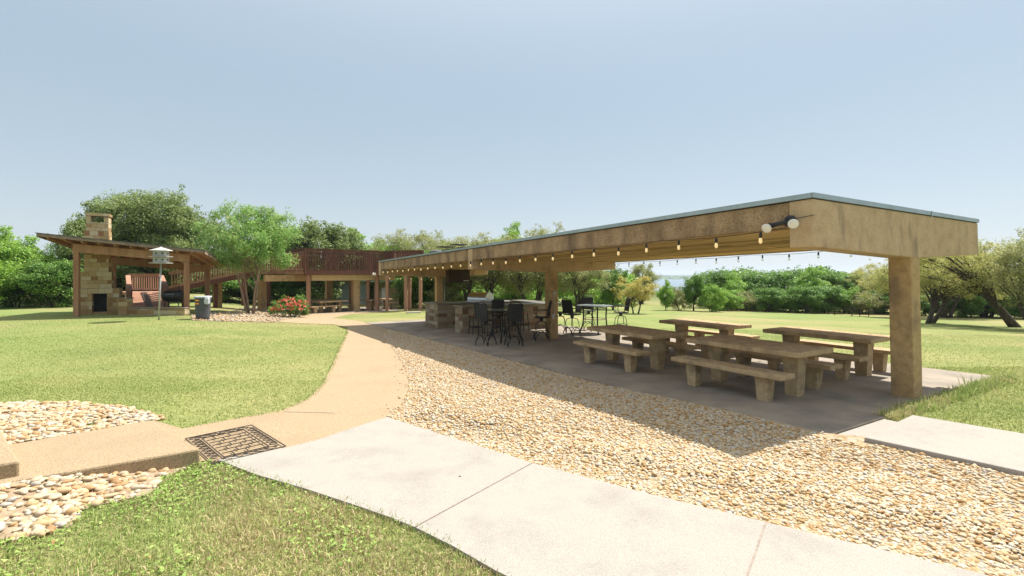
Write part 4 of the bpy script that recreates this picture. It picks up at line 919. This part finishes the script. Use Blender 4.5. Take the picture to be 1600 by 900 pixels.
# ---------------------------------------------------------------- trees
def unit(n): v = RNG.normal(0, 1, (n, 3)); return v/np.linalg.norm(v, axis=1)[:, None]
def tree_mesh(Ht, Rd, z0, ncl, nlf, lsz, leaf, bark, stems=1, lean=(0, 0), trunk_r=.14, shape=1.0, droop=0, aspect=.5, clr=.2, inner=.35, fork=.4, lobe=1.15, sprig=.14):
    """returns a list of (part name, mesh); crown in clumps, limbs run to the clumps"""
    zc = (Ht+z0)/2; rz = (Ht-z0)/2
    ph = RNG.uniform(0, 6.28, 4)
    d = unit(ncl); rad = RNG.uniform(inner, 1, ncl)**.6
    az = np.arctan2(d[:, 1], d[:, 0]); lob = 1+lobe*(.16*np.sin(2*az+ph[0])+.14*np.sin(3*az+ph[1]+2*d[:, 2])+.1*np.sin(5*az+ph[2]))
    c = d*rad[:, None]*lob[:, None]*np.array([Rd*.85, Rd*.85, rz*.86]); c[:, 2] = c[:, 2]*shape+zc
    c[:, 0] += lean[0]*(c[:, 2]/Ht); c[:, 1] += lean[1]*(c[:, 2]/Ht)
    cr = Rd*clr*RNG.uniform(.6, 1.35, ncl)
    idx = RNG.integers(0, ncl, nlf); dl = unit(nlf)*(RNG.uniform(.0, 1, nlf)**.5)[:, None]; dl[:, 2] *= .7
    ns_ = int(ncl*1.6); sd_ = unit(ns_); sd_[:, 2] = np.abs(sd_[:, 2])*1.1-.15; sc_ = c[RNG.integers(0, ncl, ns_)]+sd_*Rd*clr*RNG.uniform(.7, 1.25, (ns_, 1))
    p = c[idx]+dl*cr[idx][:, None]; k_s = RNG.random(nlf) < sprig; si = RNG.integers(0, ns_, nlf); p[k_s] = (sc_[si]+dl*Rd*clr*.34)[k_s]; p[:, 2] -= droop*RNG.random(nlf)*cr[idx]
    p[:, 2] = np.maximum(p[:, 2], .03)
    nrm = unit(nlf); nrm[:, 2] = np.abs(nrm[:, 2])+.35; nrm += dl*.6; nrm /= np.linalg.norm(nrm, axis=1)[:, None]
    u = np.cross(nrm, unit(nlf)); u /= np.linalg.norm(u, axis=1)[:, None]
    if droop: u[:, 2] -= droop; u /= np.linalg.norm(u, axis=1)[:, None]
    v = np.cross(nrm, u); v /= np.linalg.norm(v, axis=1)[:, None]; s_ = lsz*RNG.uniform(.6, 1.4, nlf)[:, None]
    V = np.stack([p-u*s_, p-v*s_*aspect, p+u*s_, p+v*s_*aspect], 1)
    mb = MB(); base = []
    for k in range(stems):
        a = 2*math.pi*k/stems+RNG.uniform(0, 1); off = (0 if stems == 1 else .12)
        b0 = Vector((math.cos(a)*off, math.sin(a)*off, -.25)); hf = z0+fork*(Ht-z0)*.6
        sp = 0 if stems == 1 else Rd*.28
        top = Vector((math.cos(a)*sp+lean[0]*hf/Ht, math.sin(a)*sp+lean[1]*hf/Ht, hf)); mid = b0.lerp(top, .5)+Vector(RNG.normal(0, .06*Ht*.3, 3))*(1 if stems > 1 else .6)
        pts = [b0, b0.lerp(mid, .5), mid, mid.lerp(top, .55)+Vector((RNG.normal(0, .04), RNG.normal(0, .04), 0)), top]
        rr_ = trunk_r/(stems**.5); mb.tube(pts, [rr_*1.25, rr_, rr_*.85, rr_*.72, rr_*.6], 8); base.append((pts, rr_))
    order = RNG.permutation(ncl)[:min(ncl, 34)]
    for q in order:
        pts, rr_ = base[q % stems]; st_ = pts[2].lerp(pts[4], RNG.uniform(.0, 1)); e = Vector(c[q]); m_ = st_.lerp(e, .5)+Vector((RNG.normal(0, .1)*Rd*.3, RNG.normal(0, .1)*Rd*.3, Rd*RNG.uniform(-.02, .12)))
        if e.z < st_.z-.6*rz: continue
        k_ = rr_*.42; mb.tube([st_, st_.lerp(m_, .5)+Vector((0, 0, .03*Rd)), m_, m_.lerp(e, .5), e], [k_, k_*.75, k_*.55, k_*.35, k_*.12], 5, cap=False)
        for _ in range(2):
            e2 = e+Vector(unit(1)[0])*float(cr[q])*1.1; mb.tube([m_.lerp(e, .5), e2], [k_*.3, k_*.06], 4, cap=False)
    return (mb, bark, V, leaf)
def plant(tm, name, label, cat, loc, rz=0, sc=(1, 1, 1), group=None):
    mb, bark, V, leaf = tm; r_ = thing(name, label, cat, loc, rz, group); r_.scale = sc
    if mb.v: mb.build('trunk' if cat == 'tree' else 'stem', M[bark], r_, smooth=True)
    npmesh('crown' if cat == 'tree' else 'foliage', V, np.arange(len(V)*4), 4, M[leaf], r_)
    return r_
PR = {}
def proto(key, *a, **k):
    tm = tree_mesh(*a, **k); PR[key] = (tm, float(np.percentile(tm[2][:, :, 2], 99.6)), a[1]); PR[key+'_o'] = None
proto('bushA', 4.2, 2.5, .0, 80, 22000, .075, 'lf_bright', 'bark', stems=3, trunk_r=.12, clr=.27)
proto('bushB', 4.2, 2.4, .0, 80, 22000, .075, 'lf_mid', 'bark', stems=3, trunk_r=.12, clr=.27)
proto('bushC', 3.2, 2.3, .0, 60, 12000, .065, 'lf_olive', 'bark', stems=3, trunk_r=.1, clr=.25)
proto('brightT', 5.5, 2.7, .5, 90, 24000, .085, 'lf_bright', 'bark', stems=2, trunk_r=.14, clr=.25)
proto('midT', 5.5, 2.8, .6, 95, 26000, .085, 'lf_mid', 'bark', trunk_r=.16, clr=.24)
proto('mesq', 5.0, 3.1, 1.1, 140, 30000, .055, 'lf_olive', 'bark', stems=3, trunk_r=.19, clr=.16, inner=.2, aspect=.35)
proto('mesqY', 5.0, 3.1, 1.0, 150, 32000, .055, 'lf_yellow', 'bark', stems=3, trunk_r=.19, clr=.16, inner=.2, aspect=.35)
proto('gold', 3.0, 1.5, .4, 80, 12000, .045, 'lf_gold', 'bark', stems=2, trunk_r=.08, clr=.2, aspect=.35)
proto('oak', 6.5, 3.4, 1.0, 100, 22000, .085, 'lf_olive', 'bark', trunk_r=.22, clr=.22)
proto('cedarS', 5.2, 2.8, .2, 110, 28000, .07, 'lf_dark', 'bark', trunk_r=.2, clr=.22)
def put(key, px, Yv, top, label, wf=1.0, name='tree', cat='tree', group=None, rz=None, base=None):
    """a tree whose foot stands on the ground at distance Yv and whose tip reaches the sight line of 'top'"""
    p = WY(px, Yv); ht = H+(HY-top)/F*Yv-p.z; tm, h0, r0 = PR[key]; sc = ht/h0
    rz = random.uniform(0, 6.28) if rz is None else rz
    if PR[key+'_o'] is None: PR[key+'_o'] = o = plant(tm, name, label, cat, p, rz, (sc*wf, sc*wf, sc), group)
    else: o = dup(PR[key+'_o'], p, rz, label, group, (sc*wf, sc*wf, sc)); o.name = name; o['category'] = cat
    return o
# left edge
put('brightT', 2, 31, 356, 'tall bright green tree at the left edge of the photo', 1.0)
put('brightT', 58, 34, 372, 'bright green tree second from the left edge, behind the fireplace shelter')
put('bushA', -40, 27, 395, 'bright bush cut off by the left edge of the photo')
put('bushB', 88, 29, 408, 'dark green bush against the left post of the fireplace shelter', 1.1)
put('bushC', 60, 30, 432, 'low pale olive shrub at the foot of the bright trees at left')
put('bushB', 25, 29, 425, 'low dark green bush at the foot of the leftmost tree')
# big cedar behind the fireplace
bigc = tree_mesh(8.2, 5.3, .3, 330, 130000, .075, 'lf_dark', 'bark', stems=2, trunk_r=.3, clr=.16, inner=.25, shape=1.0, lobe=.45, sprig=.12)
p = WY(238, 36.5); plant(bigc, 'cedar_tree', 'huge rounded dark cedar towering behind the fireplace shelter', 'tree', p, 1.0, (1, 1, (H+124/F*36.5-p.z)/float(np.percentile(bigc[2][:, :, 2], 99.3))))
put('cedarS', 140, 33, 342, 'dark cedar just left of the stone chimney', .7)
put('cedarS', 190, 33, 400, 'low dark cedar behind the ramp landing', 1.3)
put('cedarS', 290, 35, 388, 'low dark cedar behind the long ramp railing', 1.3)
put('bushB', 350, 37, 425, 'shaded green bush behind the ramp, under the pink-tinged tree', 1.6)
# pink-tinged tree
pis = tree_mesh(5.9, 2.75, 2.0, 150, 27000, .085, 'lf_pist', 'barkpale', stems=4, trunk_r=.11, droop=.5, clr=.17, aspect=.24, inner=.25, lobe=.5, fork=.3)
p = Wg(392, 490.5); plant(pis, 'ornamental_tree', 'multi-stemmed ornamental tree with pinkish leaf tips in the stony bed', 'tree', p, .4, (1, 1, (H+(430-324)/F*p.y-p.z)/float(np.percentile(pis[2][:, :, 2], 99.3))))
put('brightT', 440, 42, 340, 'bright green tree rising directly behind the ornamental tree', 1.2)
put('cedarS', 503, 41, 348, 'dark cedar rising above the left end of the wooden deck', .95)
put('brightT', 547, 45, 360, 'bright green tree behind the middle of the wooden deck', .9)
put('brightT', 590, 47, 376, 'lower bright green tree behind the right half of the wooden deck')
put('bushB', 400, 40, 430, 'shaded bush behind the posts below the left end of the deck', 1.7)
put('bushB', 452, 41, 440, 'dark bush seen beneath the left corner of the deck', 1.6)
put('bushA', 610, 44, 380, 'bright bush above the right end of the wooden deck', 1.0)
put('mesq', 640, 44, 361, 'olive tree standing above the far end of the picnic shelter roof', .9)
put('mesq', 672, 42, 364, 'feathery olive tree second from the deck above the shelter roof', .8)
put('bushB', 650, 38, 425, 'dark bush just right of the deck posts', 1.1)
put('bushC', 700, 37, 440, 'pale shrub behind the kitchen counter, beside the far column', 1.1)
put('midT', 690, 38, 385, 'dark green tree behind the hanging cabinet', 1.0)
put('mesq', 735, 37, 372, 'spreading olive tree behind the steel grill', 1.1)
put('brightT', 805, 43, 350, 'bright treetop poking above the middle of the shelter roof', .75)
put('mesq', 770, 36, 366, 'dark-limbed mesquite just right of the steel grill', 1.0)
put('mesq', 832, 35, 366, 'dark-limbed mesquite left of the middle column', 1.1)
put('mesq', 862, 41, 353, 'thin olive treetop showing above the shelter roof over the middle column', .7)
put('bushA', 735, 44, 448, 'bright bush far behind the steel grill', 1.8)
put('bushA', 805, 45, 446, 'bright bush far behind the stone bar', 1.8)
put('bushA', 770, 46, 450, 'bright bush between two mesquites beyond the grill', 1.6)
put('mesq', 902, 34, 392, 'brownish mesquite right of the middle column', 1.0)
put('bushA', 905, 42, 455, 'low bright bush behind the brownish mesquite', 1.3)
put('midT', 958, 40, 420, 'fresh green tree behind the sunny bar table', .8)
put('gold', 993, 33, 431, 'small golden-leaved tree right of the sunny bar table', 1.0)
put('oak', 1004, 62, 413, 'olive oak rising behind the small golden tree', .75)
put('brightT', 1041, 41, 438, 'small green tree standing alone in front of the lake', .75)
put('bushC', 1062, 42, 447, 'pale low shrub in the gap where the lake shows', .7)
put('midT', 1084, 41, 430, 'narrow dark green tree right of the lake gap', .7)
put('bushA', 1112, 40, 445, 'pale bright bush in front of the tree row right of the lake gap', 1.0)
# dense row across the meadow
ordn = ['first', 'second', 'third', 'fourth', 'fifth', 'sixth', 'seventh', 'eighth', 'ninth', 'tenth', 'eleventh', 'twelfth', 'thirteenth', 'fourteenth']
row = [(1125, 50, 422, 'midT'), (1150, 47, 428, 'brightT'), (1178, 50, 424, 'bushB'), (1205, 46, 426, 'bushB'), (1236, 47, 421, 'midT'), (1262, 45, 419, 'brightT'), (1288, 46, 422, 'midT'), (1315, 48, 426, 'bushB'), (1345, 46, 428, 'brightT'), (1372, 44, 415, 'mesqY'), (1396, 47, 424, 'midT')]
for k, (px, Yv, tp, ky) in enumerate(row): put(ky, px, Yv, tp, ordn[k]+' tree from the left in the dense row across the meadow', 1.15, 'meadow_tree', group='dense row of trees across the meadow')
fr = [(1140, 43, 452, 'bushA'), (1166, 44, 455, 'bushC'), (1200, 42, 450, 'bushB'), (1228, 42.5, 452, 'bushA'), (1258, 41, 448, 'bushB'), (1290, 41.5, 447, 'bushB'), (1322, 42, 450, 'bushA'), (1350, 41, 455, 'bushC'), (1378, 42, 452, 'bushB')]
for k, (px, Yv, tp, ky) in enumerate(fr): put(ky, px, Yv, tp, ordn[k]+' low bush from the left at the foot of the dense row', 1.15, 'meadow_bush', 'bush', group='low bushes at the foot of the dense row')
# right of the near column
put('mesqY', 1410, 35, 402, 'yellow-green mesquite partly hidden by the near column', .95)
put('mesqY', 1478, 37, 390, 'broad yellow-green mesquite just right of the near column', 1.1)
put('mesqY', 1540, 39, 384, 'yellow-green mesquite behind the leaning tree', 1.0)
le = tree_mesh(5.0, 3.1, 1.5, 150, 26000, .05, 'lf_yellow', 'bark', stems=1, trunk_r=.2, lean=(-4.2, .4), clr=.15, inner=.3, aspect=.3)
p = WY(1592, 25.2); p.z = float(G(p.x, p.y)); plant(le, 'leaning_tree', 'old mesquite with a thick dark trunk leaning to the left near the right edge', 'tree', p, 0, (1, 1, .98))
le2 = tree_mesh(4.4, 2.4, 1.2, 90, 18000, .05, 'lf_yellow', 'bark', stems=2, trunk_r=.17, lean=(1.9, 0), clr=.17, inner=.3, aspect=.3)
p = WY(1450, 27.5); plant(le2, 'leaning_tree', 'small mesquite with a dark trunk leaning right, beside the near column', 'tree', p, 0)
put('mesq', 1622, 23, 362, 'olive tree cut off by the right edge of the photo', .9)
bk2 = [(1415, 42, 455, 'bushB'), (1448, 40, 462, 'bushB'), (1480, 40, 458, 'bushA'), (1512, 38, 460, 'bushB'), (1545, 40, 452, 'bushB'), (1578, 38, 455, 'bushA'), (1610, 37, 445, 'bushB')]
for k, (px, Yv, tp, ky) in enumerate(bk2): put(ky, px, Yv, tp, ordn[k]+' bush from the near column in the hedge behind the leaning tree', 1.3, 'hedge_bush', 'bush', group='hedge of bushes behind the leaning tree')

# the mass of woods beyond, left of the lake gap and right of it
def belt(label, px0, px1, r0, r1, ncl, top, mat, lsz=.16, per=170):
    px = RNG.uniform(px0, px1, ncl); Yv = RNG.uniform(r0, r1, ncl); x = (px-800)/F*Yv; zg = G(x, Yv); tp = H+(HY-top)/F*Yv-zg
    h = tp*RNG.uniform(.05, 1, ncl)**.8*(1+.18*np.sin(px*.045)+.12*np.sin(px*.11)); c = np.stack([x, Yv, zg+h*.88], -1)
    n = ncl*per; idx = np.repeat(np.arange(ncl), per); d = unit(n)*(RNG.random(n)**.45)[:, None]; cr = RNG.uniform(.7, 1.5, ncl)
    p = c[idx]+d*cr[idx][:, None]*np.array([1.3, 1.3, .8]); nr = unit(n); nr[:, 2] = np.abs(nr[:, 2])+.3; nr /= np.linalg.norm(nr, axis=1)[:, None]
    u = np.cross(nr, unit(n)); u /= np.linalg.norm(u, axis=1)[:, None]; v = np.cross(nr, u); s_ = lsz*RNG.uniform(.6, 1.4, n)[:, None]
    tag(npmesh('woods', np.stack([p-u*s_, p-v*s_*.6, p+u*s_, p+v*s_*.6], 1), np.arange(n*4), 4, M[mat]), label, 'woods', kind='stuff')
belt('dense woods far behind the wooden deck and the left trees', -160, 620, 50, 62, 560, 400, 'lf_mid')
belt('dense woods far behind the kitchen counters', 600, 985, 50, 62, 300, 425, 'lf_bright')
belt('dense woods behind the dense row across the meadow', 1105, 1760, 52, 64, 460, 427, 'lf_mid')
# rose bush with coral flowers
def flowers(parent, Rd, Ht, n, sz):
    d = unit(n); d[:, 2] = np.abs(d[:, 2]); d[:, 1] = np.where(d[:, 1] > .3, -d[:, 1], d[:, 1]); c = d*np.array([Rd, Rd, Ht*.55])*RNG.uniform(.85, 1.08, (n, 1))+[0, 0, Ht*.42]
    mm = 9; p = np.repeat(c, mm, 0)+RNG.normal(0, sz*.5, (n*mm, 3)); nr = unit(n*mm); u = np.cross(nr, unit(n*mm)); u /= np.linalg.norm(u, axis=1)[:, None]; v = np.cross(nr, u); s_ = sz*RNG.uniform(.5, 1, n*mm)[:, None]
    npmesh('flowers', np.stack([p-u*s_, p-v*s_, p+u*s_, p+v*s_], 1), np.arange(n*mm*4), 4, M['petal'], parent)
rb = tree_mesh(1.15, .92, .02, 60, 5500, .04, 'lf_mid', 'bark', stems=3, trunk_r=.04, clr=.24)
p = Wg(455, 496); r_ = plant(rb, 'rose_bush', 'large rose bush full of coral flowers in front of the deck post', 'bush', p); flowers(r_, .9, 1.12, 95, .05)
rb2 = tree_mesh(.55, .36, .02, 20, 900, .035, 'lf_bright', 'bark', stems=2, trunk_r=.02, clr=.3)
p = Wg(429, 494); r_ = plant(rb2, 'rose_bush', 'small rose bush with a single red bloom left of the large coral one', 'bush', p); flowers(r_, .3, .55, 5, .05)
# garden lamp / stepping stones and other small things
p = Wg(646, 489); mb = MB().box(-.45, .45, -.25, .25, 0, .07); tag(mb.build('pale_slab', M['white_conc'], loc=p, rot=(0, 0, .2), bevel=.01), 'small pale stone slab at the foot of the deck posts', 'slab')
for px, py, lb in ((368, 489, 'left of two rocks under the ornamental tree'), (378, 490, 'right of two rocks under the ornamental tree')):
    p = Wg(px, py); bv, bf = ico(2); mbr = MB().add([(v[0]*.28, v[1]*.2, v[2]*.1*(1+.2*math.sin(5*v[0]))) for v in bv], [tuple(f) for f in bf]); tag(mbr.build('rock', M['stone'], loc=p+Vector((0, 0, .05)), smooth=True), lb, 'rock', 'rocks under the ornamental tree')
# stock pen in the far meadow
p = WY(1347, 36); fr_ = thing('wire_pen', 'small dark post-and-wire pen far out in the meadow, left of the near column', 'fence', p, .2)
for x_, y_ in ((0, 0), (.8, .1), (1.7, .2), (0, 1.5), (1.7, 1.6)): MB().tube([(x_-.9, y_, -.2), (x_-.9, y_, .55)], .03, 5).build('post', M['box'], fr_)
MB().beam((-.9, 0, .5), (.8, .2, .5), .03, .03).beam((-.9, 0, .25), (.8, .2, .25), .02, .02).beam((-.9, 1.5, .5), (.8, 1.6, .5), .03, .03).build('rail', M['box'], fr_)
# far wooded shore: real low canopy on the land beyond the lake
n = 2600; an_ = RNG.uniform(-1.1, 1.1, n); rd = RNG.uniform(1950, 3000, n); x = rd*np.sin(an_); y = rd*np.cos(an_); bv, bf = ico(1)
s_ = RNG.uniform(9, 24, n); hz = RNG.uniform(2.5, 5, n); z = G(x, y)
V = bv[None]*np.stack([s_, s_, hz], -1)[:, None, :]*(1+.2*np.sin(bv[None]*3+RNG.uniform(0, 6, (n, 1, 1))))+np.stack([x, y, z], -1)[:, None, :]
tag(npmesh('far_woods', V, bf[None]+(np.arange(n)*len(bv))[:, None, None], 3, M['lf_mid'], smooth=True), 'far wooded shore beyond the lake', 'woods', kind='stuff')
# haze
hm = bpy.data.materials.new('haze_air'); hm.use_nodes = True; hn = hm.node_tree.nodes; hn.remove(hn['Principled BSDF'])
pv = hn.new('ShaderNodeVolumePrincipled'); pv.inputs['Color'].default_value = (.75, .85, 1, 1); pv.inputs['Density'].default_value = .00022; pv.inputs['Anisotropy'].default_value = .3
hm.node_tree.links.new(pv.outputs[0], hn['Material Output'].inputs['Volume'])
hb = MB().box(-6400, 6400, -6400, 6400, -19, 45)
USE_HAZE = True
if USE_HAZE: tag(hb.build('haze', hm), 'thin blue haze over the lake', 'haze', kind='stuff')
